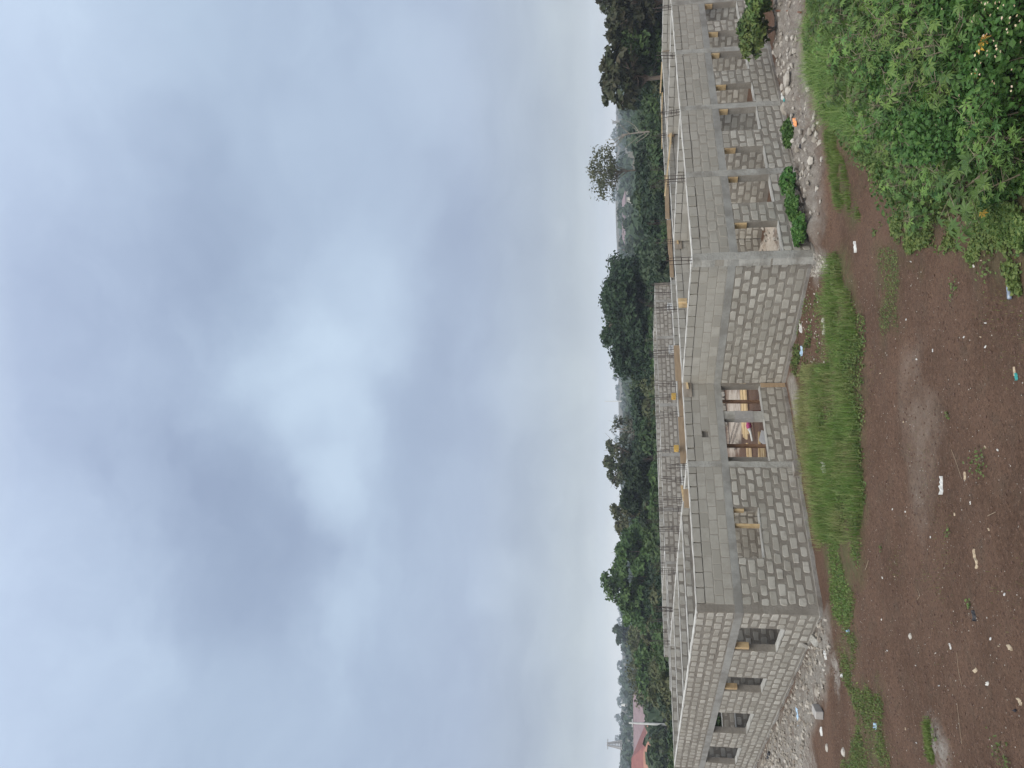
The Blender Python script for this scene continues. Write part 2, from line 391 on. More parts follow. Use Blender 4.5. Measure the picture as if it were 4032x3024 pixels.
RUBBLE = gp((3060, -60), (3085, 120), (3075, 250), (3105, 380), (3145, 460), (3160, 560), (3160, 700), (3200, 850), (3228, 935), (3248, 900), (3252, 700), (3240, 480), (3222, 330), (3190, 180), (3180, -60))
CHIPS = gp((3180, 1000), (3225, 1000), (3270, 1040), (3215, 1100), (3195, 1080))
CEMENT = gp((3098, 1490), (3125, 1480), (3150, 1560), (3155, 1680), (3135, 1690), (3110, 1570))
BARE = gp((3120, 1200), (3280, 1150), (3270, 1400), (3180, 1440), (3120, 1420))
PALE = gp((3560, 1440), (3590, 1440), (3660, 1600), (3690, 1700), (3655, 1900), (3620, 2030), (3595, 2000), (3590, 1780), (3575, 1600))
GREEN1 = gp((3290, 1000), (3330, 1000), (3385, 1210), (3395, 1440), (3405, 1700), (3400, 1850), (3415, 2000), (3395, 2130), (3400, 2260), (3370, 2300), (3340, 2480), (3290, 2440), (3255, 2240), (3225, 2130), (3190, 1900), (3170, 1700), (3165, 1560), (3200, 1440), (3270, 1420), (3270, 1200))
GREEN2 = gp((3340, 2480), (3370, 2520), (3350, 2700), (3420, 2720), (3480, 2760), (3470, 2880), (3500, 2960), (3480, 3060), (3300, 3060), (3350, 2960), (3380, 2850), (3345, 2720), (3300, 2560))
SHRUB = gp((3200, -200), (3215, 0), (3235, 240), (3240, 330), (3300, 500), (3420, 620), (3480, 690), (3520, 800), (3600, 850), (3650, 900), (3760, 880), (3850, 930), (3960, 1010), (4060, 1060), (4200, 900), (4300, 400), (4400, -200))
SIDEG = gp((3262, 500), (3290, 520), (3350, 700), (3390, 880), (3360, 900), (3300, 800), (3260, 620))
THIN = gp((3460, 1000), (3540, 1000), (3535, 1290), (3490, 1330), (3470, 1200))
SANDIN = [(25.9, 32.6), (24.2, 30.2), (22.3, 30.4), (21.9, 31.5), (23.2, 35), (25.6, 35.4), (27.2, 34)]
SANDROOM = [(17.6, 16.5), (22.6, 17.2), (23.6, 21.3), (17.6, 21.3)]
SANDROOM2 = [(25.0, 17.0), (27.2, 17.4), (27.8, 21.3), (25.0, 21.3)]
FOOT = [(9.2, 21.35), (17.2, 21.35), (17.2, 15.5), (60, 15.5), (60, 60), (9.2, 60)]
def hill(x, y):
    r = np.hypot(x, y)
    h = np.clip((r-260)/600, 0, 1)**1.3*(6+34*np.clip(fbm(x/420, y/420, 31, 3)+.28, 0, 1))
    return h
def zground(x, y):
    x = np.asarray(x, float); y = np.asarray(y, float); r = np.hypot(x, y)
    near = np.clip((45-r)/10, 0, 1)
    z = near*(.07*fbm(x*.5, y*.5, 1)+.05*fbm(x*2.2, y*2.2, 2)+.022*fbm(x*9, y*9, 3))
    out = ~inpoly(x, y, FOOT)
    z = z+near*out*(.10*soft(x, y, GRAVEL, .4)*(1+fbm(x*3, y*3, 12)*1.5)+.26*soft(x, y, RUBBLE, .4)*(1+fbm(x*2.5, y*2.5, 13)*2)
                +.05*soft(x, y, GREEN1, .3)+.06*soft(x, y, WHITE2, .2)+.10*soft(x, y, SHRUB, .6))
    # wheel ruts and ridges run along the yard
    z = z+near*out*.025*np.sin(y*2.6+fbm(x*.3, y*.3, 8)*5)*np.clip((x-4)/6, 0, 1)*(r < 22)
    z = z+near*(~out)*(.22*soft(x, y, SANDROOM, .6)+.16*soft(x, y, SANDROOM2, .5))*(1+fbm(x*3, y*3, 14)*2)
    # the earth drops off the footing
    return z+hill(x, y)
def build_ground():
    az = np.concatenate([np.arange(-170, 8, 6), np.arange(8, 70, .22), np.arange(70, 186, 6)])
    az = az[az < 186]
    rr = [0.6]
    while rr[-1] < 8: rr.append(rr[-1]*1.25)
    while rr[-1] < 42: rr.append(rr[-1]*1.0048)
    while rr[-1] < 1500: rr.append(rr[-1]*1.045)
    rr = np.array(rr); a = np.radians(az); 
    X = np.outer(rr, np.sin(a)); Y = np.outer(rr, np.cos(a)); Z = zground(X, Y)
    n, k = X.shape
    V = np.stack([X, Y, Z], -1).reshape(-1, 3); V = np.concatenate([V, [[0, 0, 0]]])
    i = np.arange(n-1)[:, None]; j = np.arange(k)[None, :]; j2 = (j+1) % k
    F = np.stack([i*k+j, (i+1)*k+j, (i+1)*k+j2, i*k+j2], -1).reshape(-1, 4)[:, ::-1]
    F = [tuple(f) for f in F.tolist()]+[(n*k, q, (q+1) % k)[::-1] for q in range(k)]
    me = npmesh("ground", V, F, smooth=True)
    x, y = V[:, 0], V[:, 1]; foot = inpoly(x, y, FOOT)
    grey = np.maximum.reduce([soft(x, y, GRAVEL, .3), soft(x, y, RUBBLE, .3)*.85, soft(x, y, CHIPS, .25), soft(x, y, CEMENT, .12)])*(~foot)
    white = np.maximum.reduce([soft(x, y, WHITE1, .15), soft(x, y, WHITE2, .18), soft(x, y, WHITE3, .3)*.8, soft(x, y, CEMENT, .12)*.9, soft(x, y, CHIPS, .2)*.5])*(~foot)
    grn = np.maximum.reduce([soft(x, y, GREEN1, .3)*.9, soft(x, y, GREEN2, .4)*.7, soft(x, y, SHRUB, .7), soft(x, y, SIDEG, .2)*.7, soft(x, y, THIN, .4)*.55])*(~foot)
    r = np.hypot(x, y); grn = np.where(r > 62, .9, grn)
    pale = np.maximum(soft(x, y, PALE, .5)*.22*(~foot), soft(x, y, SANDIN, .3)*foot+soft(x, y, SANDROOM, .3)*foot+soft(x, y, SANDROOM2, .3)*foot)
    c = me.color_attributes.new("mask", 'FLOAT_COLOR', 'POINT')
    c.data.foreach_set("color", np.stack([grey, white, grn, pale], -1).astype(np.float32).ravel())
    mt, nd, lk, b = newmat("soil")
    geo = nd.new("ShaderNodeNewGeometry"); pos = geo.outputs['Position']
    at = nd.new("ShaderNodeVertexColor"); at.layer_name = "mask"
    sp = nd.new("ShaderNodeSeparateColor"); lk.new(at.outputs[0], sp.inputs[0])
    col = mixc(nd, lk, mapr(nd, lk, noise(nd, lk, pos, .55, 6, .6), .32, .68), (.092, .054, .036), (.138, .084, .058))
    col = mixc(nd, lk, mapr(nd, lk, noise(nd, lk, pos, 1.7, 5, .6), .48, .72, 0, .7), col, (.108, .075, .053))
    col = mixc(nd, lk, mapr(nd, lk, noise(nd, lk, pos, 9, 8, .8), .47, .66, 0, .75), col, (.180, .114, .078))
    col = mixc(nd, lk, mapr(nd, lk, noise(nd, lk, pos, 21, 6, .85), .50, .64, 0, .85), col, (.034, .020, .015))
    # small pale crumbs
    vo = nd.new("ShaderNodeTexVoronoi"); vo.inputs['Scale'].default_value = 30; vo.inputs['Randomness'].default_value = 1; lk.new(pos, vo.inputs['Vector'])
    crumb = mth(nd, lk, 'MULTIPLY', mapr(nd, lk, vo.outputs['Distance'], .10, .22, 1, 0), mapr(nd, lk, noise(nd, lk, pos, 11, 2, .5), .50, .60))
    col = mixc(nd, lk, mth(nd, lk, 'MULTIPLY', crumb, .7), col, (.34, .27, .21))
    mot = mapr(nd, lk, noise(nd, lk, pos, 4.5, 6, .7), .3, .7)
    grs = mixc(nd, lk, mot, (.070, .075, .032), (.120, .115, .055))
    gm = mth(nd, lk, 'MULTIPLY', sp.outputs[2], mapr(nd, lk, noise(nd, lk, pos, 3.2, 5, .65), .32, .55))
    col = mixc(nd, lk, mth(nd, lk, 'MULTIPLY', gm, .9), col, grs)
    gr = mixc(nd, lk, mot, (.185, .165, .142), (.30, .28, .25))
    gr = mixc(nd, lk, mapr(nd, lk, noise(nd, lk, pos, 22, 5, .75), .5, .72, 0, .8), gr, (.09, .075, .062))
    col = mixc(nd, lk, mth(nd, lk, 'MULTIPLY', sp.outputs[0], mapr(nd, lk, noise(nd, lk, pos, 2.2, 5, .6), .28, .5, .45, 1)), col, gr)
    col = mixc(nd, lk, mth(nd, lk, 'MULTIPLY', sp.outputs[1], mapr(nd, lk, noise(nd, lk, pos, 5, 7, .75), .38, .58, .15, .95)), col, mixc(nd, lk, mot, (.22, .20, .175), (.36, .335, .30)))
    col = mixc(nd, lk, mth(nd, lk, 'MULTIPLY', at.outputs[1], mapr(nd, lk, noise(nd, lk, pos, 1.3, 4, .6), .3, .6, .35, 1)), col, mixc(nd, lk, mot, (.36, .30, .24), (.47, .42, .36)))
    lk.new(col, b.inputs['Base Color']); b.inputs['Roughness'].default_value = .97; b.inputs['Specular IOR Level'].default_value = .12
    bp = nd.new("ShaderNodeBump"); bp.inputs['Strength'].default_value = .85; bp.inputs['Distance'].default_value = .06
    h = mth(nd, lk, 'ADD', noise(nd, lk, pos, 17, 10, .78), mth(nd, lk, 'MULTIPLY', crumb, .35))
    lk.new(h, bp.inputs['Height']); lk.new(bp.outputs[0], b.inputs['Normal'])
    me.materials.append(mt)
    tag(link("ground", me), kind='structure')
build_ground()
def zg(x, y): return float(zground(np.array([x]), np.array([y]))[0])

# ------------------------------------------------------------------ the masonry building
TH = .225
Z_PL, Z_B0, Z_B1, Z_TOP = .12, 2.07, 2.29, 3.30
LOW = [(Z_PL+i*(Z_B0-Z_PL)/8, Z_PL+(i+1)*(Z_B0-Z_PL)/8) for i in range(8)]
UPP = [(Z_B1+i*(3.055-Z_B1)/3, Z_B1+(i+1)*(3.055-Z_B1)/3) for i in range(3)]
TOPC = (3.055, Z_TOP)
def outline(w, h, r, jit, g):
    pts = []
    for cx, cy, a0 in ((w/2-r, h/2-r, 0), (-w/2+r, h/2-r, 90), (-w/2+r, -h/2+r, 180), (w/2-r, -h/2+r, 270)):
        rr = r*g.uniform(.5, 1.25)
        for a in (8, 45, 82):
            t = math.radians(a0+a); pts.append((cx+rr*math.cos(t), cy+rr*math.sin(t)))
    pts = np.array(pts); pts += g.uniform(-jit, jit, pts.shape)
    return pts
def block_arr(w, h, T, style, g):
    """block in local frame: s along wall, t through it (0 = outer face), z up; centre in s,z"""
    if style == 'low': o = outline(w, h, .042, .013, g); pr = g.uniform(.006, .014); ins = .90
    elif style == 'up': o = outline(w, h, .022, .007, g); pr = g.uniform(.003, .007); ins = .96
    elif style == 'mid': o = outline(w, h, .036, .010, g); pr = g.uniform(.004, .010); ins = .93
    else: o = outline(w, h, .016, .004, g); pr = g.uniform(.008, .02); ins = .965
    n = len(o); c = o.mean(0)
    i = (o-c)*ins+c
    V = np.concatenate([np.c_[i[:, 0], np.full(n, -pr), i[:, 1]], np.c_[o[:, 0], np.full(n, -pr*.25), o[:, 1]],
                        np.c_[o[:, 0], np.full(n, T+pr*.25), o[:, 1]], np.c_[i[:, 0], np.full(n, T+pr), i[:, 1]]])
    F = [tuple(range(n)), tuple(3*n+q for q in range(n))[::-1]]
    for k in range(3):
        F += [(k*n+q, (k+1)*n+q, (k+1)*n+(q+1) % n, k*n+(q+1) % n) for q in range(n)]
    return V, F
VAR = {}
gvar = np.random.default_rng(3)
for st, ww, hh in (('low', .415, .196), ('up', .447, .238), ('mid', .43, .222), ('top', .445, .212)):
    VAR[st] = []
    for q in range(22):
        w = ww*(gvar.uniform(.74, 1.05) if st == 'low' else gvar.uniform(.80, 1.03) if st == 'mid' else gvar.uniform(.95, 1.01)); h = hh*(gvar.uniform(.80, 1.05) if st == 'low' else 1)
        V, F = block_arr(w, h, TH, st, gvar); VAR[st].append((V, F, float(gvar.beta(2.2, 1.8))))
MATOF = {'low': 'block', 'up': 'blockup', 'mid': 'blockup', 'top': 'blocktop'}
VMESH = {st: [npmesh("block", V, F, [M[MATOF[st]]], np.full(len(V), t)) for V, F, t in VAR[st]] for st in VAR}

class Building:
    def __init__(s, root): s.root = root; s.blocks = []   # (dist, wallobj, matrix, style, variant or (w,h))
    def wall(s, p, ax, length, openings=(), pillars=(), z0=0.0, top=Z_TOP, beam=True, outer=True, plinth=True, mw='conc2', ragged=False, pext=.007, upstyle='up', th=TH, sgn=1, keep_low=True):
        """p = start (x, y) of the outer face; ax 0: runs along +x, body towards +y; ax 1: runs along +y, body towards +x"""
        def W(sv, t, z):
            return (p[0]+sv, p[1]+t, z) if ax == 0 else (p[0]+t, p[1]+sv, z)
        flip = ax == 1
        # core: cells cut by openings and level changes
        ops = [tuple(o) for o in openings]
        S = sorted({0.0, float(length)} | {o[0] for o in ops} | {o[1] for o in ops})
        S = [q for q in S if 0 <= q <= length]
        def core(zlo, zhi, inset, mat, name):
            if zhi-zlo < .02: return None
            Zs = sorted({zlo, zhi} | {z for o in ops for z in o[2:4] if zlo < z < zhi})
            solid = {}
            for a in range(len(S)-1):
                for b in range(len(Zs)-1):
                    sm = (S[a]+S[a+1])/2; zm = (Zs[b]+Zs[b+1])/2
                    solid[a, b] = not any(o[0] < sm < o[1] and o[2] < zm < o[3] for o in ops)
            V = []; F = []
            def quad(q):
                if flip: q = q[::-1]
                k = len(V); V.extend(q); F.append((k, k+1, k+2, k+3))
            t0, t1 = inset, th-inset
            for (a, b), sol in solid.items():
                if not sol: continue
                a0, a1, b0, b1 = S[a], S[a+1], Zs[b], Zs[b+1]
                quad([W(a0, t0, b0), W(a1, t0, b0), W(a1, t0, b1), W(a0, t0, b1)])
                quad([W(a1, t1, b0), W(a0, t1, b0), W(a0, t1, b1), W(a1, t1, b1)])
                if not solid.get((a-1, b), False): quad([W(a0, t1, b0), W(a0, t0, b0), W(a0, t0, b1), W(a0, t1, b1)])
                if not solid.get((a+1, b), False): quad([W(a1, t0, b0), W(a1, t1, b0), W(a1, t1, b1), W(a1, t0, b1)])
                if not solid.get((a, b+1), False): quad([W(a0, t0, b1), W(a1, t0, b1), W(a1, t1, b1), W(a0, t1, b1)])
                if not solid.get((a, b-1), False): quad([W(a0, t1, b0), W(a1, t1, b0), W(a1, t0, b0), W(a0, t0, b0)])
            return V, F
        V1, F1 = core(z0, min(Z_B0, top), 0, None, None)
        F1n = len(F1); mats = [M['mortar'], M['mortarup' if upstyle != 'low' else 'mortar'], M['mortarup' if upstyle != 'low' else 'mortar']]; fm = [0]*F1n; V = list(V1); F = list(F1)
        if top > Z_B1+.1:
            for zl, zh, ins, mi in ((Z_B0, min(3.055, top), 0, 1), (3.055, top, .045 if upstyle != 'low' else 0, 2)):
                r = core(zl, zh, ins, None, None)
                if r: 
                    k = len(V); V += r[0]; F += [tuple(i+k for i in f) for f in r[1]]; fm += [mi]*len(r[1])
        w = link("wall", npmesh("wall", V, F, mats, None, fm), s.root)
        # courses
        occ = list(ops)+[(a, b, z0-1, top+1) for a, b in pillars]
        courses = [(c, 'low', i) for i, c in enumerate(LOW) if c[1] <= top+.02]
        if top > Z_B1+.1: courses += [(c, upstyle, i) for i, c in enumerate(UPP) if c[1] <= top+.02]
        if top > 3.2: courses.append((TOPC, 'top' if upstyle != 'low' else 'low', 0))
        for (c0, c1), st, i in courses:
            free = [(0.0, length)]
            zm = (c0+c1)/2
            for o in occ:
                if o[2] < zm < o[3]:
                    nf = []
                    for a, b in free:
                        if o[1] <= a or o[0] >= b: nf.append((a, b)); continue
                        if o[0]-a > .06: nf.append((a, o[0]))
                        if b-o[1] > .06: nf.append((o[1], b))
                    free = nf
            off = (.235 if i % 2 else 0)+.03*math.sin(i*7.3)
            for a, b in free:
                x = math.floor((a-off)/.47)*.47+off
                while x < b:
                    l = max(x, a); r = min(x+.47, b); x += .47
                    if r-l < .09: continue
                    s.blocks.append([w, W, ax, l, r, c0, c1, st, th])
        # trowelled mortar skin on the wall top and the sills; top painted paler for skylight
        def skin(a, b, z, ov):
            mb = MB(); n = max(2, int((b-a)/.22)); ss = np.linspace(a, b, n+1); V = []
            for q in ss:
                e0, e1, h = rng.uniform(-.004, .010, 3); V += [W(q, -ov-e0, z-.012), W(q, -ov-e0*.5, z+.012+h), W(q, th+ov+e1*.5, z+.012+h), W(q, th+ov+e1, z-.012)]
            F = [(k*4+j, k*4+(j+1) % 4, (k+1)*4+(j+1) % 4, (k+1)*4+j) for k in range(n) for j in range(4)]+[(3, 2, 1, 0), (n*4, n*4+1, n*4+2, n*4+3)]
            if flip: F = [f[::-1] for f in F]
            mb.add(V, F); return mb
        if top > 3.2: skin(.004, length-.004, top, .004).build("wall_cap", M['cap'], w)
        for o in ops:
            if .5 < o[2] < 1.5: skin(o[0]+.003, o[1]-.003, o[2], .010).build("sill", M['conc2'], w)
        # ring beam
        if beam and top > Z_B1:
            mb = MB(); e = .006
            n = max(1, int(length/1.2))
            ss = np.linspace(-.004, length+.004, n+1)
            for k in range(n): pass
            lo = W(-.004, -e, Z_B0); hi = W(length+.004, th+e, Z_B1)
            mb.box(lo, hi); mb.build("ring_beam", M['conc'], w)
        if plinth:
            mb = MB(); mb.box(W(-.05, -.055, -.25), W(length+.05, th+.03, Z_PL-.02), jit=.006); mb.build("footing", M['plinth'], w)
        for a, b in pillars:
            # concrete pillar cast between the blocks: uneven faces
            mb = MB(); zs = np.linspace(z0, min(top, 3.30)+.004, 15); ring = []
            for z in zs:
                if Z_B0-.02 < z < Z_B1+.02: pass
                e0 = -pext+rng.uniform(-.006, .004); da, db = rng.uniform(-.018, .012, 2)
                ring.append([W(a+da, e0, z), W(b-db, e0, z), W(b-db, th+pext, z), W(a+da, th+pext, z)])
            V = np.array(ring).reshape(-1, 3); F = []
            for k in range(len(zs)-1):
                for q in range(4):
                    f = (k*4+q, k*4+(q+1) % 4, (k+1)*4+(q+1) % 4, (k+1)*4+q); F.append(f if not flip else f[::-1])
            F.append(tuple((len(zs)-1)*4+q for q in range(4))); mb.add(V, F)
            mb.build("pillar", M[mw], w)
            if top > 3.2: s.rebar(W((a+b)/2, th/2, top), w)
        return w
    def rebar(s, p, w, h=None, n=4):
        mb = MB(); h = h or rng.uniform(.6, .95)
        lean = rng.uniform(-.05, .05, 2)
        for k in range(n):
            dx, dy = ((-.07, -.06), (.07, -.06), (.07, .06), (-.07, .06))[k]
            e = rng.uniform(-.05, .05, 2)
            mb.tube([(p[0]+dx, p[1]+dy, p[2]-.05), (p[0]+dx+lean[0]+e[0]*.4, p[1]+dy+lean[1]+e[1]*.4, p[2]+h*.5), (p[0]+dx+lean[0]*2+e[0], p[1]+dy+lean[1]*2+e[1], p[2]+h*rng.uniform(.9, 1.1))], .010, 4)
        for z in (.12, .3):
            q = [(p[0]+a, p[1]+b, p[2]+z) for a, b in ((-.08, -.07), (.08, -.07), (.08, .07), (-.08, .07), (-.08, -.07))]
            mb.tube(q, .005, 4)
        mb.build("rebar", M['rebar'], w)
    def finish(s, limit, rank):
        items = []
        for b in s.blocks:
            w, W, ax, l, r, c0, c1, st, th = b
            P = np.array(W((l+r)/2, 0, (c0+c1)/2)); items.append((rank(P, b), P, b))
        items.sort(key=lambda q: q[0])
        cnt = 0; rest = MB(); mi = {'low': 0, 'up': 1, 'mid': 1, 'top': 2}
        for rk, P, (w, W, ax, l, r, c0, c1, st, th) in items:
            full = (r-l) > .46
            rot = 0 if ax == 0 else 1
            if full:
                k = int(rng.integers(len(VAR[st]))); V, F, t = VAR[st][k]; me = VMESH[st][k]
            else:
                h = (c1-c0)*(.83 if st == 'low' else .96)*(rng.uniform(.92, 1.04) if st == 'low' else 1); wd = max(.06, (r-l)-(.03 if st == 'low' else .018))
                if wd < .11 or h < .09: continue
                V, F = block_arr(wd, h, th, st, rng); t = float(rng.beta(2.2, 1.8)); me = None
            if cnt < limit:
                cnt += 1
                if me is None: me = npmesh("block", V, F, [M[MATOF[st]]], np.full(len(V), t))
                o = link("block", me, w, (P[0], P[1], P[2]))
                if rot: o.rotation_euler = (0, 0, math.pi/2); o.scale = (1, -1, 1)
            else:
                U = V.copy()
                if rot: U = np.stack([V[:, 1], V[:, 0], V[:, 2]], -1); F = [f[::-1] for f in F]
                rest.add(U+P, F, t, mi[st])
        if rest.n:
            o = rest.build("block", [M['block'], M['blockup'], M['blocktop']], s.root); tag(o, kind='stuff')

A = empty("unfinished_building", (9.2, 21.35, 0))
tag(A, "long roofless grey concrete block building with empty window openings and rebar on its wall tops", "building")
bl = Building(A)
# children are given in world coordinates: undo the root offset
A.location = (0, 0, 0)
zo, zt = .85, Z_B0
yM, xL, xR, yR = 21.35, 9.2, 17.2, 15.5
# left flank (recedes to the left), wall L owns the corner
bl.wall((xL, yM), 1, 16.3, [(1.02, 2.72, zo, zt), (5.0, 6.32, zo, zt), (8.62, 11.05, zo, zt), (12.95, 15.35, zo, zt)], pillars=(), upstyle='low')
# middle wall M
bl.wall((xL+TH+.002, yM), 0, 7.77-.002, [(10.86-9.427, 12.48-9.427, 1.34, zt), (14.13-9.427, 17.11-9.427, .82, zt), (15.02-9.427, 15.28-9.427, 2.60, 2.80)], pillars=[(13.90-9.427, 14.10-9.427)])
# return wall R1, facing left
bl.wall((xR, yR+TH+.002), 1, 5.62, [], pillars=())
# front wall R2
R2W = [(17.16, 18.42), (19.28, 20.55), (20.88, 22.02), (22.93, 24.18), (24.52, 25.66), (26.53, 27.75), (28.12, 29.25), (30.05, 31.4), (31.85, 33.0), (33.9, 35.1)]
x0 = 16.86
bl.wall((x0, yR), 0, 38.9-x0, [(max(a, x0+.3)-x0, b-x0, zo, zt) for a, b in R2W], pillars=[(0, .29), (20.58-x0, 20.86-x0), (24.20-x0, 24.46-x0), (27.80-x0, 28.08-x0), (31.45-x0, 31.75-x0)], pext=.012, upstyle='mid')
# second line of walls: M carried on behind the front rooms, and the corridor wall
bl.wall((xR+TH+.004, yM+.03), 0, 39-17.43, [(1.2, 1.9, 0, .75), (9.0, 10.0, 0, 2.07), (16.2, 17.2, 0, 2.07)], pillars=[(3.3, 3.52), (7.0, 7.22), (10.6, 10.82), (14.2, 14.42)], plinth=False)
bl.wall((14.75, 24.0), 0, 24.2, [(.4, 5.6, .0, 2.07), (6.5, 9.5, 0, 2.07), (10.6, 13.6, 0, 2.07), (14.5, 17.5, 0, 2.07)], pillars=[(6.0, 6.22), (10.0, 10.22), (14.0, 14.22), (18.0, 18.22)], plinth=False)
# cross walls of the front rooms
for x in (24.36, 31.5, 38.7):
    bl.wall((x, yR+TH+.004), 1, 5.6, [], plinth=False)
# left wing rooms
bl.wall((14.2, yM+TH+.004), 1, 2.4, [(0.6, 1.7, 0, 2.07)], plinth=False)
bl.wall((14.4, 24.3), 1, 13.2, [(1.2, 2.2, 0, 2.07), (5.8, 8.6, 1.2, 2.07), (9.9, 10.9, 0, 2.07)], pillars=[(0, .22), (3.6, 3.82), (9.2, 9.42), (12.9, 13.12)], plinth=False)
for y in (25.2, 29.05, 33.2):
    bl.wall((xL+TH+.004, y), 0, 4.95, [(1.8, 2.7, 0, 2.07)] if y < 33 else [(.2, 1.6, 1.1, 2.07), (2.6, 3.5, 0, 2.07)], plinth=False, upstyle='low')
bl.wall((xL+.002, 37.66), 0, 9.5, [(1.2, 3.2, 1.15, 2.07), (6.3, 7.4, 0, 2.07)], pillars=[], plinth=False, upstyle='low')

WY = [o for o in A.children if o.type == 'MESH']
for py in (1150, 1207, 1375, 1513, 1561, 1630, 1766):
    q = PL(2672, py, 1, 24.1); bl.rebar((q[0], q[1], Z_TOP), WY[5], rng.uniform(.75, 1.0))
for py in (1890, 2005, 2083, 2250, 2400):
    q = PL(2672, py, 0, 14.51); bl.rebar((q[0], min(q[1], 37.3), Z_TOP), WY[5], rng.uniform(.75, 1.0))

def brank(P, b):
    d = np.linalg.norm(P-EYE); w, W, ax, l, r, c0, c1, st, th = b
    front = (abs(P[1]-yM) < .02 and P[0] < 17.3) or abs(P[0]-xL) < .02 or abs(P[0]-xR) < .02 or abs(P[1]-yR) < .02
    # apparent width: foreshortened by the wall's direction
    dirv = np.array([1, 0]) if ax == 0 else np.array([0, 1]); vd = (P-EYE)[:2]/d
    s = math.sqrt(max(1e-3, 1-(dirv@vd)**2))*(r-l)*(c1-c0)/d**2
    fr = P-EYE; u = (fr@RT)/(fr@FW)*FOC
    if abs(u) > 1500: s *= .01
    return -(s if front else s*.3)
bl.finish(300, brank)

# rear block across the yard
Bq = empty("rear_building", (0, 0, 0))
tag(Bq, "far roofless concrete block range across the yard with thin rebar standing along its walls", "building")
bb = Building(Bq)
bb.wall((12.9, 39.0), 0, 20.8, [], upstyle='low', pillars=[(2.8, 3.02), (6.4, 6.62), (9.6, 9.82), (13.2, 13.42), (16.8, 17.02)], plinth=False)
bb.wall((16.6, 44.6), 0, 24.5, [], upstyle='low', pillars=[(2.0, 2.2), (8.4, 8.6), (13.0, 13.2), (18.0, 18.2)], plinth=False)
bb.wall((40.0, 38.9), 1, 5.9, [], upstyle='low', pillars=[(2.0, 2.22)], plinth=False)
bb.wall((33.7, 39.0), 0, 6.3, [], upstyle='low', pillars=[(1.5, 1.72), (4.8, 5.02)], plinth=False, top=3.3)
for x in (20.2, 27.4):
    bb.wall((x, 39.3), 1, 5.2, [], plinth=False)
bb.finish(0, lambda P, b: 0)

# plywood and formwork left on and against the walls --------------------------------------
def panel(name, label, cat, quad, mat, th=.02, extra=None, group=None):
    """a flat board given by its corners (world), with real thickness"""
    q = np.array(quad, float); n = np.cross(q[1]-q[0], q[3]-q[0]); n /= np.linalg.norm(n)
    if n@(q[0]-EYE) > 0: n = -n
    o = q[0].copy(); V = np.concatenate([q-o+n*th, q-o])
    F = [(0,1,2,3), (7,6,5,4), (0,4,5,1), (1,5,6,2), (2,6,7,3), (3,7,4,0)]
    if extra is None and cat:
        ob = link(name, npmesh(name, V, F, [mat], np.full(8, rng.uniform(0, .8))), None, tuple(o)); tag(ob, label, cat, group); return ob
    return V+o, F
def board_on(y, px0, px1, py0, py1, mat, label, group=None, th=.02, name="plywood_board"):
    """rectangle on the plane y = const seen between the given photo columns / rows"""
    a = PL(px0, py1, 1, y); b = PL(px0, py0, 1, y); c = PL(px1, (py0+py1)/2, 1, y)
    x0, x1 = a[0], b[0]; zt_, zb = (a[2]+b[2])/2, c[2]
    return panel(name, label, "board", [(x0, y, zb), (x1, y, zb), (x1, y, zt_), (x0, y, zt_)], mat, th, None, group)
def battens(o, pts):
    mb = MB()
    for p, q in pts: mb.beam(p, q, .04, .06, tone=rng.uniform(.2, .8))
    loc = np.array(o.location)
    mb.v = [v-loc for v in mb.v]
    mb.build("batten", M['wood'], o)
yi = yM+.03-.035
b1 = board_on(yi, 2607, 2632, 146, 203, M['ply'], "brown plywood board on the wall top at the far right end of the building")
b2 = board_on(yi, 2627, 2652, 463, 540, M['ply'], "brown plywood board with a pale batten on the second wall, above the third front pillar")
c_ = PL(2640, 540, 1, yi-.05); battens(b2, [(c_+(-.5, 0, 0), c_+(.35, 0, .02))])
b3 = board_on(yi, 2654, 2682, 862, 981, M['plygrey'], "long grey brown formwork board hanging on the second wall, behind the first front pillar")
c_ = PL(2668, 940, 1, yi-.05); battens(b3, [(c_+(-.28, 0, 0), c_+(.25, 0, .03))])
b4 = board_on(yi, 2671, 2706, 1176, 1212, M['wood'], "small square yellow brown board with a batten, on the second wall nearest the inner corner")
c_ = PL(2690, 1190, 1, yi-.05); battens(b4, [(c_+(0, 0, -.12), c_+(0, 0, .16))])
b5 = board_on(yM-.045, 2690, 2722, 1467, 1563, M['plygrey'], "grey formwork board with a timber stick, topping the inner corner by the wide opening")
c_ = PL(2707, 1510, 1, yM-.09); battens(b5, [(c_+(-.22, 0, 0), c_+(.12, 0, .02))])
for k, (a, b, c, d) in enumerate([(2656, 2682, 1361, 1500), (2672, 2690, 1500, 1640), (2674, 2702, 1642, 1825)]):
    board_on(24.0-.03, a, b, c, d, M['ply'], ["orange brown formwork board, rightmost of the three on the corridor wall", "short orange brown formwork board on the corridor wall, middle of the three",
             "long orange brown formwork board, leftmost of the three on the corridor wall"][k], "formwork boards along the corridor wall")
board_on(22.9, 2692, 2714, 1927, 2000, M['ply'], "pale brown plywood sheet standing behind the wall top over the narrow window")
def plank_line(pts, label, y, w=.04, h=.16, mat='wood', name="timber_plank", group=None):
    a, b = [PL(px, py, 1, y) for px, py in pts]
    mb = MB(); mb.beam(np.zeros(3), b-a, w, h, tone=rng.uniform(.1, .7)); o = mb.build(name, M[mat], None, tuple(a)); tag(o, label, "plank", group)
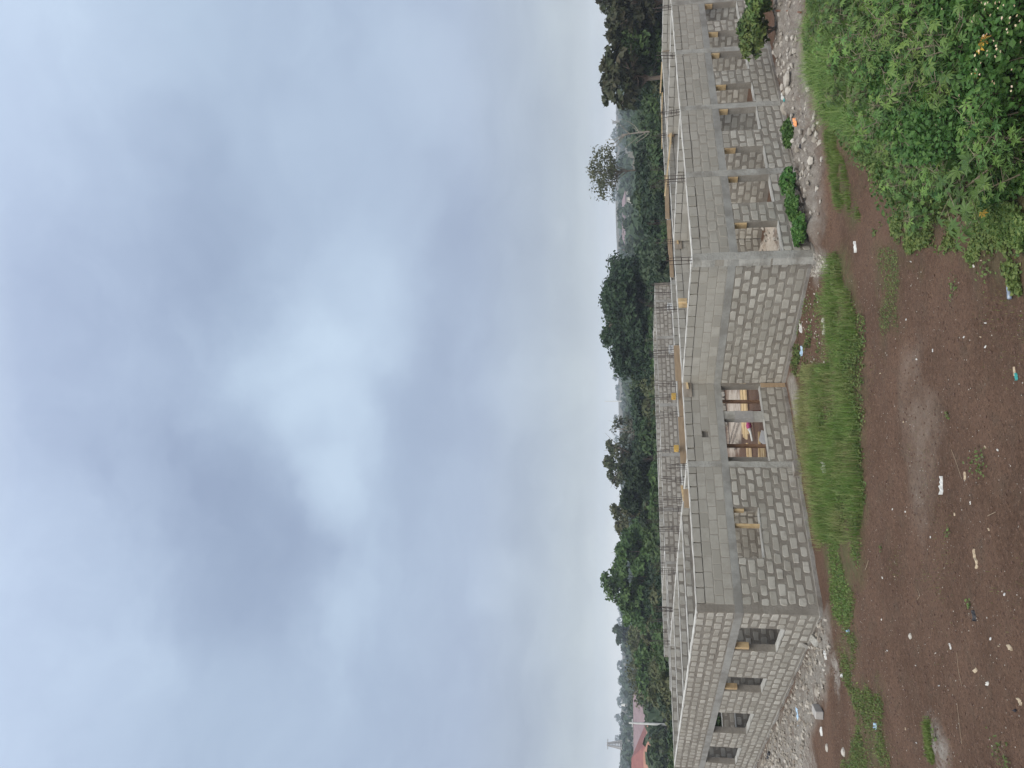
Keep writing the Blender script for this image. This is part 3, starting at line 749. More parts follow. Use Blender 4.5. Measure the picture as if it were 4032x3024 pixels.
for k, (pts, lab, h) in enumerate([
        (((2607, 245), (2600, 365)), "pale plank along the corridor wall top, rightmost of the planks", .12),
        (((2608, 365), (2605, 450)), "thin pale plank on the corridor wall top next to the rightmost plank", .10),
        (((2606, 440), (2606, 585)), "long yellow timber on the corridor wall top beside the brown board", .07),
        (((2624, 690), (2628, 860)), "long brown plank on the corridor wall top above the second front window", .30),
        (((2633, 868), (2640, 1000)), "wide brown plank on the corridor wall top over the first front window", .30),
        (((2641, 1000), (2646, 1090)), "short brown plank on the corridor wall top nearest the big dark tree", .26)]):
    plank_line(pts, lab, 23.93, .05, h*.62, 'wood' if h < .2 else 'ply')
plank_line(((2643, 525), (2618, 770)), "long pinkish timber leaning across the second wall top", 21.2, .05, .06)
plank_line(((2684, 1912), (2694, 1972)), "broken splintered timber leaning on the wall top above the narrow window", 23.6, .05, .07)
# yellow formwork heads on two pillars in the yard
for k, (px, py) in enumerate([(2661, 1561), (2672, 1766)]):
    p = PL(px, py, 1, 23.8); mb = MB(); mb.box((-.09, -.09, 0), (.09, .09, .16), jit=.004); mb.box((-.12, -.02, .06), (.12, .02, .10))
    tag(mb.build("pillar_clamp", M['yellow'], None, tuple(p)), ["yellow box clamp round rebar on the corridor wall, the right one", "yellow box clamp round rebar on the corridor wall, the left one"][k], "clamp")
for k, (px, py) in enumerate([(2641, 1207), (2648, 1375)]):
    p = PL(px, py, 1, 26.5); mb = MB(); mb.box((-.12, -.12, -.1), (.12, .12, .12), jit=.006); mb.box((-.14, -.14, .12), (.14, .14, .15))
    tag(mb.build("bucket", M['white'], None, tuple(p)), ["small white bucket by the rebar group nearer the big dark tree", "larger white bucket by the second rebar group, left of the small one"][k], "bucket")
# wooden wedges left under the lintels, right jamb of each front opening
for k, (a, b) in enumerate(R2W[:8]):
    mb = MB(); w_ = .05; mb.box((b-w_, yR+.015, zt-.36 if k % 2 == 0 else zt-.30), (b-.004, yR+.2, zt-.004), tone=.2); mb.box((b-w_-.02, yR+.02, zt-.05), (b-w_-.001, yR+.21, zt-.006), tone=.9)
    o = mb.build("timber_packing", M['wood'], A); 
for (a, b) in ((24.02, 23.9), (27.6, 27.5)):
    mb = MB(); mb.box((xL+.03, a-.12, zt-.42), (xL+.2, a+.02, zt-.004), tone=.2); mb.build("timber_packing", M['wood'], A)
mb = MB(); mb.box((11.9, yM+.05, 1.345), (11.97, yM+.2, zt-.003), tone=.2); mb.build("timber_packing", M['wood'], A)
mb = MB(); mb.box((12.1, yM+.06, zt-.03), (12.47, yM+.2, zt-.003), tone=.6); mb.box((12.41, yM+.06, 1.75), (12.475, yM+.2, zt-.032), tone=.4); mb.build("timber_packing", M['wood'], A)
# column in the wide opening, lit on its left side
mb = MB(); mb.box((15.76, yM+.01, .82), (16.06, yM+.21, Z_B0)); o = mb.build("pillar", M['conc2'], A)
mb = MB(); mb.box((15.755, yM+.004, 1.15), (16.065, yM+.215, 1.72)); mb.build("patch", M['slab'], A)
mb = MB(); mb.box((15.0, yM+.11, 2.58), (15.3, yM+.16, 2.82)); mb.build("patch", M['mortar'], A)  # added backing plate; darker mortar stands in for the hollow's shade
# formwork board on the corner below
panel("formwork_board", "upright brown formwork board at the inner corner below the wide opening", "board", [(16.99, yM-.05, .02), (17.15, yM-.05, .02), (17.15, yM-.05, .80), (16.99, yM-.05, .80)], M['ply'], .03)
mb = MB(); mb.box((13.5, yM-.33, -.1), (13.95, yM-.06, .22), jit=.015); tag(mb.build("concrete_footing", M['plinth'], None), "rough concrete stub at the foot of the pillar left of the wide opening", "footing")
# timber props behind the lintel
for k, (x, lean, mt, tn, wd) in enumerate([(16.72, .05, 'oldwood', 0, .09), (16.38, -.12, 'oldwood', 1, .08), (14.95, .03, 'oldwood', 0, .09), (14.44, -.03, 'oldwood', 1, .08)]):
    mb = MB(); mb.beam((0, 0, 0), (lean, .02, Z_B0-.003), wd, wd, tone=tn, up=(0, 1, 0)); o = mb.build("timber_prop", M[mt], None, (x, yM+.40, 0))
    tag(o, ["brown timber prop holding the lintel, rightmost in the wide opening", "dark red prop leaning slightly, just right of the opening's column", "brown timber prop just left of the opening's column", "dark red prop, leftmost in the wide opening"][k], "prop")

# ------------------------------------------------------------------ yard behind the openings
def crop(a, b): return 2800+a/4.366, 1480+b/4.366
def crop2(a, b): return 2850+a/5.925, 1960+b/5.925
def gplank(a, b, z, w, h, label, tone, mat='wood', f=crop):
    p = G(*f(*a), z); q = G(*f(*b), z); mb = MB(); mb.beam(np.zeros(3), q-p, w, h, tone=tone)
    tag(mb.build("timber_plank", M[mat], None, tuple(p)), label, "plank", "timber lying in the yard")
TL = "long sawn timber lying in the yard, seen through the wide opening"
for k, (a, b, tn) in enumerate([((505, 130), (545, 1000), .2), ((522, 130), (565, 1060), .9), ((545, 130), (590, 1080), .1), ((562, 130), (612, 1090), 1.0), ((582, 130), (640, 1000), .5)]):
    gplank(a, b, .10+.04*(k % 2), .09, .07, ["dull yellow timber, farthest of the stack in the yard", "bright timber, second farthest of the stack in the yard", "dark timber in the middle of the stack in the yard", "pale timber, second nearest of the stack in the yard", "timber nearest the wall in the yard stack"][k], tn)
gplank((615, 1160), (640, 1500), .10, .10, .08, "short brown timber ahead of the yard stack, far one of the pair", .3)
gplank((665, 1190), (690, 1500), .08, .08, .08, "short pale timber ahead of the yard stack, near one of the pair", .9)
gplank((828, 960), (830, 1500), .10, .10, .08, "timber beside the dark board, farthest of three close to the wall", .2)
gplank((868, 1180), (885, 1500), .10, .05, .07, "whitish timber close to the wall, middle of three", 1.0)
gplank((905, 1180), (930, 1500), .10, .09, .07, "yellow timber close to the wall, nearest of three", .5)
gplank((440, 230), (520, 600), .12, .16, .10, "thick pale beam on the yard floor seen through the narrow window", .8, f=crop2)
for k, x in enumerate((615, 690, 730, 775)):
    gplank((x, 230), (x+20+k*8, 600), .10, .05+.02*(k % 2), .06, ["first", "second", "third", "fourth"][k]+" narrow timber from the far side, seen through the narrow window", (.1, .9, .8, .3)[k], f=crop2)
def gpanel(pts, zs, mat, name, label, cat, f=crop, th=.03):
    q = [G(*f(*p), z) for p, z in zip(pts, zs)]; return panel(name, label, cat, q, mat, th)
gpanel([(870, 930), (825, 1110), (985, 1225), (960, 960)], (.55, .06, .06, .5), M['slab'], "leaning_board", "dark grey board leaning behind the sill of the wide opening", "board")
gpanel([(435, 1060), (340, 1235), (395, 1265), (490, 1080)], (.5, .1, .05, .4), M['plygrey'], "leaning_board", "grey brown board lying slantwise on the sand in the yard", "board")
p = G(*crop(690, 800), .1); mb = MB()
for k in range(6): mb.tube([(k*.09-.3, .02*math.sin(k*2), .1), (k*.09-.2, .02*math.cos(k), .12)], [.09+.02*math.sin(k*1.7), .10+.02*math.sin(k*2.7)], 8)
o = mb.build("sack", M['magenta'], None, tuple(p), smooth=True); tag(o, "crumpled magenta sack beside the timber stack, behind the column", "sack")
mb = MB(); mb.tube([(-.33, 0, .1), (-.55, .02, .06), (-.9, .03, .04)], [.08, .05, .05], 7); mb.build("white_liner", M['white'], o, smooth=True)
# low grey stack of blocks at the back of the yard and rebar cages
def cage(a, b, za, zb, label, f=crop, size=.16):
    p = G(*f(*a), za); q = G(*f(*b), zb); mb = MB(); d = q-p; L = np.linalg.norm(d); d /= L; s = np.cross(d, (0, 0, 1)); s /= np.linalg.norm(s); u = np.cross(s, d)
    for i, j in ((-1, -1), (1, -1), (1, 1), (-1, 1)): mb.tube([s*i*size/2+u*j*size/2, d*L+s*i*size/2+u*j*size/2], .008, 4)
    for k in range(int(L/.25)):
        c = d*(k+.5)*.25; mb.tube([c+s*i*size/2+u*j*size/2 for i, j in ((-1,-1),(1,-1),(1,1),(-1,1),(-1,-1))], .006, 4)
    tag(mb.build("rebar_cage", M['rebar'], None, tuple(p)), label, "rebar cage")
cage((470, 720), (320, 1230), .15, .15, "open steel rebar cage lying slantwise on the yard sand")
cage((260, 720), (300, 1250), .2, .2, "rusty steel rebar cage along the far edge of the yard sand")
st = empty("block_stack", tuple(G(*crop(250, 380), 0)))
tag(st, "low stack of dull grey blocks across the yard, seen through the wide opening", "block stack")
for i in range(7):
    for j in range(3):
        link("block", VMESH['low'][(i*3+j) % 22], st, (i*.47-1.6+(j % 2)*.2, 0, .12+j*.22))
# rubble and a broken panel inside the first front room
def stones(name, n, fn, smin, smax, mat, parent=None, tone=(0, 1)):
    ico = [(0,0,1),(.89,0,.45),(.28,.85,.45),(-.72,.53,.45),(-.72,-.53,.45),(.28,-.85,.45),(.72,.53,-.45),(-.28,.85,-.45),(-.89,0,-.45),(-.28,-.85,-.45),(.72,-.53,-.45),(0,0,-1)]
    icf = np.array([(0,1,2),(0,2,3),(0,3,4),(0,4,5),(0,5,1),(1,6,2),(2,6,7),(2,7,3),(3,7,8),(3,8,4),(4,8,9),(4,9,5),(5,9,10),(5,10,1),(1,10,6),(6,11,7),(7,11,8),(8,11,9),(9,11,10),(10,11,6)])
    ico = np.array(ico); Vs = []; Fs = []; T = []
    XY = fn(n); ZZ = zground(XY[:, 0], XY[:, 1])
    for k in range(n):
        x, y = XY[k]; s = smin+(smax-smin)*rng.random()**3
        a = rng.uniform(0, 6.28); R = np.array([[math.cos(a), -math.sin(a), 0], [math.sin(a), math.cos(a), 0], [0, 0, 1]])
        V = (ico*rng.uniform(.7, 1.25, (12, 1))*np.array([1, rng.uniform(.6, 1), rng.uniform(.4, .8)])*s)@R.T
        Vs.append(V+(x, y, ZZ[k]+s*.2)); Fs.append(icf+12*k); T.append(np.full(12, rng.uniform(*tone)))
    o = link(name, npmesh(name, np.concatenate(Vs), np.concatenate(Fs), [mat], np.concatenate(T)), parent); return o
def sampler(poly, fray=.0):
    """n points inside a polygon; fray lets the border wander by that many metres"""
    P = np.array(poly); lo, hi = P.min(0)-fray*2, P.max(0)+fray*2
    def f(n):
        out = []; k = 0
        while k < n:
            Q = rng.uniform(lo, hi, (n*2, 2))
            if fray:
                Q2 = Q+fray*np.c_[fbm(Q[:, 0]*1.3, Q[:, 1]*1.3, 61), fbm(Q[:, 0]*1.3, Q[:, 1]*1.3, 62)]*4+rng.normal(size=Q.shape)*fray*.35
            else: Q2 = Q
            Q = Q[inpoly(Q2[:, 0], Q2[:, 1], poly)]; out.append(Q); k += len(Q)
        return np.concatenate(out)[:n]
    return f
tag(stones("rubble", 420, sampler(SANDROOM), .02, .14, M['stone']), kind='stuff')

# ------------------------------------------------------------------ loose stones and crumbs in the yard
tag(stones("gravel", 1500, sampler(GRAVEL), .012, .10, M['stone']), kind='stuff')
tag(stones("rubble", 620, sampler(RUBBLE, .1), .012, .13, M['stone'], tone=(.2, 1.1)), kind='stuff')
tag(stones("chippings", 450, sampler(CHIPS), .01, .05, M['stone'], tone=(.5, 1.2)), kind='stuff')
YARD = gp((3290, 1150), (3450, 1000), (3700, 1050), (4100, 1250), (4150, 3150), (3300, 3150), (3260, 2500), (3420, 2200), (3420, 1400))
tag(stones("crumbs", 2600, sampler(YARD), .003, .014, M['stone'], tone=(.1, 1.3)), kind='stuff')
M['clod'] = pmat("soil_clods", (.085, .05, .037), (.13, .08, .058), 6, .97, .6, 30)
tag(stones("soil_clods", 6000, sampler(YARD), .005, .03, M['clod']), kind='stuff')
BAREB = gp((3130, 1100), (3290, 1050), (3290, 1440), (3170, 1480), (3130, 1440))
tag(stones("litter_crumbs", 260, sampler(BAREB), .008, .04, M['stone'], tone=(.2, 1.3)), kind='stuff')

def rock(px, py, s, label, sx=1.0, mat='stone', name="stone", tone=.7, cat="stone", flat=.6, group=None):
    p = G(px, py); x, y = p[0], p[1]; z = zg(x, y)
    g = np.random.default_rng(int(px*7+py)); mb = MB()
    n = 9; rings = []
    for t, rad in ((-.3, .75), (.15, 1.0), (.6, .85), (.95, .45)):
        rings.append([(s*sx*rad*math.cos(6.283*k/n)*g.uniform(.85, 1.12), s*rad*math.sin(6.283*k/n)*g.uniform(.85, 1.12), s*flat*t+g.uniform(-.05, .05)*s) for k in range(n)])
    V = np.array(rings).reshape(-1, 3); F = [(i*n+k, i*n+(k+1) % n, (i+1)*n+(k+1) % n, (i+1)*n+k) for i in range(3) for k in range(n)]
    F += [tuple(3*n+k for k in range(n))]
    mb.add(V, F, tone)
    o = mb.build(name, M[mat], None, (x, y, z)); o.rotation_euler = (0, 0, g.uniform(0, 3)); tag(o, label, cat, group); return o
rock(3245, 1262, .10, "white stone in the bare strip by the return wall, rightmost of three in a row", tone=1.1)
rock(3247, 1285, .10, "white rounded stone, middle of three in a row by the return wall", tone=1.1)
rock(3246, 1308, .09, "long pale stone, leftmost of three in a row by the return wall", 1.5, tone=.9)
rock(3588, 2505, .06, "pale lump lying alone on the red soil left of the middle", tone=1.0)
rock(3325, 2962, .11, "angular whitish stone on the soil near the left edge", tone=1.1)
rock(3262, 2945, .09, "small flat pale stone behind the angular whitish one", 1.4, tone=.8)
rock(3234, 2725, .16, "tan angular stone on the gravel by the left flank wall", tone=.5)
rock(3110, 425, .22, "big grey boulder in the rubble ridge before the front wall", tone=.6, flat=.8)
rock(3118, 335, .20, "long pale boulder in the rubble ridge beside the teal scrap", 1.5, tone=.9)
rock(3155, 310, .20, "tan boulder at the edge of the weeds above the rubble ridge", 1.3, tone=.8)
rock(3090, 205, .16, "rounded buff stone in the rubble under the leafy bush", 1.3, tone=.8)
rock(3150, 350, .18, "pointed pale boulder in the rubble next to the tall grass", tone=1.0)
# block pieces lying about
def lump(px, py, dims, rz, label, mat='slab', tilt=0, cat="block", name="concrete_block"):
    p = G(px, py); g = rng; mb = MB(); a, b, c = dims
    n = 3
    mb.box((-a/2, -b/2, 0), (a/2, b/2, c), jit=.012)
    o = mb.build(name, M[mat], None, (p[0], p[1], zg(p[0], p[1])-.01)); o.rotation_euler = (tilt, 0, rz); 
    bv = o.modifiers.new("bevel", 'BEVEL'); bv.width = .02; bv.segments = 2
    tag(o, label, cat); return o
lump(3228, 2525, (.62, .20, .14), .95, "pale concrete slab leaning at the foot of the left flank near the corner", 'conc2', .25)
lump(3237, 2803, (.42, .22, .22), .75, "purplish grey concrete block lying loose on the gravel edge", 'slab')
lump(3190, 2552, (.40, .05, .3), 1.3, "dirty bent sheet stuck in the gravel against the left flank", 'plinth', .5, "sheet", "bent_sheet")

def crumple(px, py, L, Wd, H, mat, label, cat, name, rz=None, seg=7, tone=.5, bend=.25):
    """an irregular crumpled thing lying on the soil"""
    p = G(px, py); g = np.random.default_rng(int(px*3+py*5)); n = seg; k = 5
    V = []; 
    for i in range(n):
        t = i/(n-1)-.5; w = Wd*(math.sqrt(max(.05, 1-(2*t)**2*.85)))*g.uniform(.65, 1.15)
        cy = bend*L*math.sin(t*5+g.uniform(-.4, .4))*.3
        for j in range(k):
            s = j/(k-1)*2-1
            V.append((t*L+g.uniform(-.06, .06)*L/n, cy+s*w/2, H*(1-s*s)*g.uniform(.35, 1.2)+.004))
    F = [(i*k+j, (i+1)*k+j, (i+1)*k+j+1, i*k+j+1) for i in range(n-1) for j in range(k-1)]
    m_ = len(V); V += [(x, y, -.01) for x, y, z in V]
    bd = [j*k for j in range(n)]+[(n-1)*k+j for j in range(1, k)]+[i*k+k-1 for i in range(n-2, -1, -1)]+[j for j in range(k-2, 0, -1)]
    F += [(bd[i], bd[(i+1) % len(bd)], bd[(i+1) % len(bd)]+m_, bd[i]+m_) for i in range(len(bd))]
    mb = MB(); mb.add(V, F, tone); o = mb.build(name, M[mat], None, (p[0], p[1], zg(p[0], p[1])), smooth=False)
    o.rotation_euler = (0, 0, g.uniform(0, 3) if rz is None else rz); tag(o, label, cat); return o
RZ = -YAW                     # across the view
crumple(3708, 1911, .30, .075, .05, 'white', "long crumpled strip of white plastic on the red soil, the largest scrap there", "plastic", "plastic_strip", RZ, 10, bend=.1)
crumple(3372, 972, .26, .09, .05, 'white', "white plastic scrap with dark folds where the side grass ends", "plastic", "plastic_scrap", RZ)
crumple(3803, 1873, .12, .04, .03, 'papertan', "small buff curl just left of the long white strip", "scrap", "curled_scrap", RZ)
crumple(3845, 2200, .28, .06, .03, 'papertan', "twisted pale tan husk lying on the soil", "husk", "dry_husk", RZ, 10, bend=.6)
crumple(3839, 2424, .16, .07, .05, 'blackp', "small crumpled black plastic bag alone on the soil", "plastic bag", "plastic_bag", RZ)
crumple(3742, 2545, .10, .05, .02, 'white', "white scrap left of the pale lump on the soil", "scrap", "paper_scrap", RZ+.5)
crumple(3978, 2550, .13, .08, .02, 'papertan', "tan leaf scrap close to the bottom of the view, left half", "leaf", "dry_leaf", .6)
crumple(3845, 2640, .13, .07, .02, 'papertan', "tan dry leaf on the soil left of the black bag", "leaf", "dry_leaf", 1.2)
crumple(3897, 2692, .07, .05, .03, 'white', "tiny white scrap farther left of the tan dry leaf", "scrap", "paper_scrap")
crumple(4016, 2762, .11, .07, .03, 'papertan', "crumpled buff scrap at the near left of the yard", "scrap", "paper_scrap")
crumple(4000, 2797, .09, .04, .03, 'blackp', "thin black shred beside the crumpled buff scrap", "scrap", "plastic_shred")
crumple(3452, 2860, .13, .12, .06, 'blue', "pale blue plastic cup piece on the grassy left of the yard", "plastic", "cup_piece")
crumple(3338, 2485, .16, .09, .06, 'blue', "bluish plastic lump in the grass strip before the corner", "plastic", "plastic_scrap")
crumple(3156, 2822, .55, .10, .05, 'blue', "long pale blue plastic wrapper on the gravel by the left flank", "wrapper", "plastic_wrapper", RZ+.3, 9)
crumple(3044, 2975, .35, .24, .12, 'blackp', "dark bag on the gravel at the far left foot of the wall", "bag", "plastic_bag")
crumple(3171, 480, .30, .12, .07, 'orange', "bright orange plastic scrap on the rubble before the front wall", "plastic", "plastic_scrap", RZ+.3)
crumple(3107, 395, .34, .24, .12, 'teal', "teal plastic scrap in the rubble near the front wall", "plastic", "plastic_scrap")
crumple(3206, 572, .16, .10, .05, 'blackp', "small dark rag on the pale rubble before the front wall", "rag", "dark_rag")
crumple(3158, 1382, .30, .12, .07, 'blue', "blue plastic scrap at the foot of the return wall", "plastic", "plastic_scrap", RZ)
crumple(3158, 1292, .30, .09, .08, 'white', "white plastic scrap at the foot of the return wall", "plastic", "plastic_scrap", RZ+.3)
crumple(3253, 1842, .30, .16, .10, 'white', "dirty white plastic caught in the tall grass", "plastic", "plastic_scrap", RZ)
crumple(3318, 2660, .14, .09, .04, 'white', "small white scrap in the grass left of the corner", "scrap", "paper_scrap")
crumple(3240, 2880, .24, .09, .05, 'white', "white paper scrap in the low green patch by the gravel", "scrap", "paper_scrap", RZ)
crumple(3265, 2580, .24, .10, .05, 'white', "white scrap near the tip of the pale sand strip", "scrap", "paper_scrap", RZ+.6)
crumple(3085, 380, .26, .14, .10, 'white', "white plastic bag scrap at the plinth behind the teal scrap", "plastic", "plastic_scrap")
crumple(3605, 1415, .05, .04, .02, 'white', "tiny white crumb on bare soil below the grass strip end", "scrap", "paper_scrap")
for k, (x, y) in enumerate([(3471, 1470), (3880, 1272), (3805, 1327), (3860, 1327), (3671, 1380), (3565, 1258), (3563, 1661), (3882, 1365), (3470, 2440), (3525, 2270), (3560, 2015),
                            (3475, 2275), (3885, 1760), (3934, 1772), (3669, 2115), (3755, 2025), (3826, 1980), (3514, 2005), (3905, 2085), (3960, 2340), (3900, 2515), (3935, 2545), (3495, 2562), (3605, 2620),
                            (3568, 2870), (3607, 2925), (3700, 2700), (3880, 1025), (3598, 1030), (3840, 1047)]):
    o = crumple(x, y, rng.uniform(.03, .055), rng.uniform(.018, .03), .015, 'white' if k % 3 else 'papertan', "tiny pale scrap scattered on the red soil", "scrap", "paper_scrap"); o['group'] = "tiny pale scraps on the soil"
    marks = [(3708, 1911, 'long white strip'), (3845, 2200, 'tan husk'), (3839, 2424, 'black plastic bag'), (4003, 1146, 'water bottle'), (3452, 2860, 'blue cup piece'), (3588, 2505, 'pale lump')]
    SC = globals().setdefault('SC', {}); mk = min(marks, key=lambda q: math.hypot(q[0]-x, q[1]-y)); SC.setdefault(mk[2], []).append((math.hypot(mk[0]-x, mk[1]-y), o))
for mk, L in SC.items():
    L.sort(key=lambda q: q[0])
    for i, (_, o) in enumerate(L): o['label'] = "tiny pale scrap on the soil, %s nearest to the %s" % (["first", "second", "third", "fourth", "fifth", "sixth", "seventh", "eighth", "ninth", "tenth", "eleventh", "twelfth"][i], mk)
# the green tinted scrap
crumple(4000, 1462, .12, .04, .02, 'papertan', "buff strip end lying by a mint green scrap near the bottom", "scrap", "paper_scrap", RZ)
crumple(4008, 1483, .10, .06, .03, 'teal', "mint green scrap near the bottom of the view", "scrap", "plastic_scrap", RZ)
# a drinking-water bottle
p = G(4003, 1146); ax = np.array([math.cos(RZ+.2), math.sin(RZ+.2), 0]); bo = empty("plastic_bottle", (p[0], p[1], zg(p[0], p[1])+.03))
tag(bo, "crushed bluish water bottle with a dark cap lying on the soil near the bottom", "bottle")
M['bottle'] = pmat("bottle_plastic", (.16, .20, .27), (.24, .28, .34), 20, .25, .1, 30, spec=.6)
mb = MB(); mb.tube([ax*t for t in (-.11, -.10, -.04, -.02, .04, .07, .085, .10)], [.018, .030, .029, .025, .029, .024, .014, .012], 10); mb.build("bottle_body", M['bottle'], bo, smooth=True)
mb = MB(); mb.tube([ax*.10, ax*.125], .016, 8); mb.build("bottle_cap", M['blackp'], bo)
# thin twig / wire lines on the soil
def twig(pts, r, label, mat='papertan', name="dry_stalk", cat="stalk"):
    P = [G(a, b) for a, b in pts]; P = [np.array((q[0], q[1], zg(q[0], q[1])+.012)) for q in P]; o0 = P[0].copy(); mb = MB(); mb.tube([q-o0 for q in P], r*(.55 if r < .01 else 1), 5)
    tag(mb.build(name, M[mat], None, tuple(o0)), label, cat)
twig([(3745, 1770), (3755, 1800), (3770, 1840), (3787, 1885)], .0035, "thin dry stalk curving towards the long white strip")
twig([(3770, 2570), (3780, 2640), (3790, 2700)], .003, "fine tan straw reaching down from the tiny white scrap")
twig([(3770, 2770), (3785, 2850), (3795, 2930)], .003, "long thin straw on the soil at lower left")
twig([(3900, 2032), (3930, 2016)], .005, "short bright yellow straw on the soil below the husk")
twig([(3610, 2320), (3622, 2345), (3608, 2362)], .004, "small forked dry twig on the soil")
twig([(3422, 2205), (3414, 2245)], .005, "yellow straw at the grass strip edge")
p0 = PL(2995+80, 40, 1, 13.6)
twig([(3110, 38), (3145, 42), (3186, 47)], .03, "dark wooden stick lying across the rubble at far right", 'oldwood', "wooden_stick", "stick")

# ------------------------------------------------------------------ vegetation builders
def quads(P, Nn, size, asp=1.6, g=rng):
    """leaf-like rhombs at P with normals about Nn"""
    n = len(P); a = g.normal(size=(n, 3)); Nn = Nn/np.linalg.norm(Nn, axis=1, keepdims=True)
    a -= (a*Nn).sum(1, keepdims=True)*Nn; a /= np.linalg.norm(a, axis=1, keepdims=True)+1e-9; b = np.cross(Nn, a)
    s = (size*g.uniform(.6, 1.3, n))[:, None]
    V = np.stack([P-a*s*asp/2, P-b*s/2+Nn*s*.12, P+a*s*asp/2, P+b*s/2+Nn*s*.12], 1).reshape(-1, 3)
    F = np.arange(4*n).reshape(n, 4); return V, F
def crown_arr(rx, ry, rz, nb, nl, leaf, g, shell=.75, blob=.33, cz=0.0, droop=0, topbias=.25, sparse=1.0):
    """clumped foliage: nb clumps, nl leaves each; centre at origin + cz"""
    d = g.normal(size=(nb, 3)); d /= np.linalg.norm(d, axis=1, keepdims=True); d[:, 2] = d[:, 2]*.9+topbias*g.random(nb)
    rad = shell+(1-shell)*g.random(nb)-.35*g.random(nb)**3
    c = d*rad[:, None]*np.array([rx, ry, rz])*(1-blob*.5)
    Vs = []; Fs = []; T = []; k = 0
    br = blob*(rx+rz)/2*g.uniform(.6, 1.25, nb)
    for i in range(nb):
        n = int(nl*g.uniform(.7, 1.3)*sparse); e = g.normal(size=(n, 3)); e /= np.linalg.norm(e, axis=1, keepdims=True); e[:, 2] = np.abs(e[:, 2])*.9-.3*g.random(n)
        P = c[i]+e*br[i]*(g.uniform(.55, 1.08, n)[:, None])*np.array([1, 1, .8])
        V, F = quads(P, e+g.normal(size=(n, 3))*.55+np.array([0, 0, .35]), leaf, 1.7, g)
        Vs.append(V); Fs.append(F+k); k += len(V); T.append(np.repeat(np.clip(g.normal(g.uniform(0, .5), .22, n), 0, 1), 4))
    V = np.concatenate(Vs); V[:, 2] += cz
    return V, np.concatenate(Fs), np.concatenate(T), c+np.array([0, 0, cz])
def tree(px, topx, halfw, dist, kind, label, leaf=.3, nb=40, nl=120, name="tree", group=None, cat="tree", aspect=1.0, base=0.0, py=None, trunkr=None, shape=.62, bark='bark', seed=0, sparse=1.0, blob=.33, limbs=9, topb=.25, bottom=None):
    """px is the photo ROW of the trunk (across the view); topx the photo column of the crown's top"""
    g = np.random.default_rng(seed or int(px*13+topx))
    c = AT(topx, px, dist); h = c[2]; x, y = c[0], c[1]; gz = zg(x, y) if dist > 260 else 0.0
    H = h-gz; r = halfw/FOC*dist*1.22
    rz = H*shape/2 if bottom is None else (h-bottom)/2; cz = H-rz
    root = empty(name, (x, y, gz)); tag(root, label, cat, group)
    V, F, T, cl = crown_arr(r, r*aspect, rz, nb, nl, leaf, g, blob=blob, cz=cz, sparse=sparse, topbias=topb)
    link("crown", npmesh("crown", V, F, [M[kind]], T), root)
    tr = trunkr or max(.08, H*.022); mb = MB()
    tp = [(0, 0, -.2), (g.uniform(-.1, .1), g.uniform(-.1, .1), H*.2), (g.uniform(-.3, .3), g.uniform(-.3, .3), max(.4, cz-rz*.6)), (g.uniform(-.4, .4)*r*.2, 0, cz)]
    mb.tube(tp, [tr*1.5, tr*1.1, tr*.8, tr*.4], 8)
    for k in range(min(limbs, len(cl))):
        q = cl[int(g.integers(len(cl)))]; s0 = np.array(tp[2])*g.uniform(.8, 1); mid = (s0+q)/2+g.uniform(-.12, .12, 3)*r+(0, 0, .05*H)
        mb.tube([s0, mid, q], [tr*.5, tr*.3, tr*.1], 5)
        for z_ in range(2):
            e = q+g.normal(size=3)*r*(.10 if r > 5 else .2); mb.tube([mid, (mid+e)/2+g.uniform(-.1, .1, 3)*r*.5, e], [tr*.25, tr*.15, tr*.05], 4)
    mb.build("trunk", M[bark], root); return root
# ------------------------------------------------------------------ trees behind the walls
tree(1247, 2342, 236, 78, 'mango', "big round dark green tree rising behind the middle of the rear range, the darkest crown", leaf=.24, nb=170, nl=170, blob=.25, bottom=.8, seed=11, shape=.85, limbs=14, trunkr=.26, topb=.0)
tree(30, 2322, 105, 62, 'brownish', "dark bronze tree at the far right edge, tallest clump there", leaf=.22, nb=70, nl=70, blob=.24, shape=.75)
tree(130, 2385, 100, 66, 'brownish', "lower bronze green tree just left of the tall one at far right", leaf=.22, nb=60, nl=80, blob=.26, shape=.8)
tree(310, 2345, 100, 60, 'brownish', "loose dark tree with big drooping leaves, left of the bronze pair", leaf=.34, nb=60, nl=24, blob=.26, shape=.55, topb=.35)
tree(225, 2402, 110, 63, 'green', "mid green tree filling the gap between the bronze trees", leaf=.24, nb=26, nl=170, blob=.36, shape=.85)
tree(675, 2312, 95, 88, 'olive', "airy thin crowned tree with sky showing through, right of the far town", leaf=.17, nb=60, nl=34, blob=.42, shape=.46, bark='bark', limbs=16, topb=.3, trunkr=.10)
tree(1800, 2357, 85, 92, 'brownish', "open brownish tree with an uneven top left of the hazy gap", leaf=.26, nb=28, nl=70, blob=.30, shape=.6, limbs=18)
tree(1700, 2390, 70, 95, 'brownish', "half bare twiggy tree at the right side of the brownish clump", leaf=.20, nb=24, nl=24, blob=.34, shape=.62, bark='barkgrey', limbs=26)
tree(1900, 2398, 80, 94, 'brownish', "low brownish tree filling the clump's left side", leaf=.24, nb=22, nl=70, blob=.34, shape=.7)
tree(2030, 2386, 62, 84, 'olive', "yellowish olive tree between the brownish and the bright green ones", leaf=.24, nb=22, nl=80, blob=.32, shape=.62)
tree(1930, 2440, 130, 74, 'mango', "dense dark tree below the brownish crowns, close behind the rear range", leaf=.24, nb=46, nl=190, blob=.28, shape=.95)
tree(2250, 2366, 120, 80, 'green', "bright green bushy tree, the brightest crown left of the middle", leaf=.26, nb=52, nl=160, blob=.27, shape=.9)
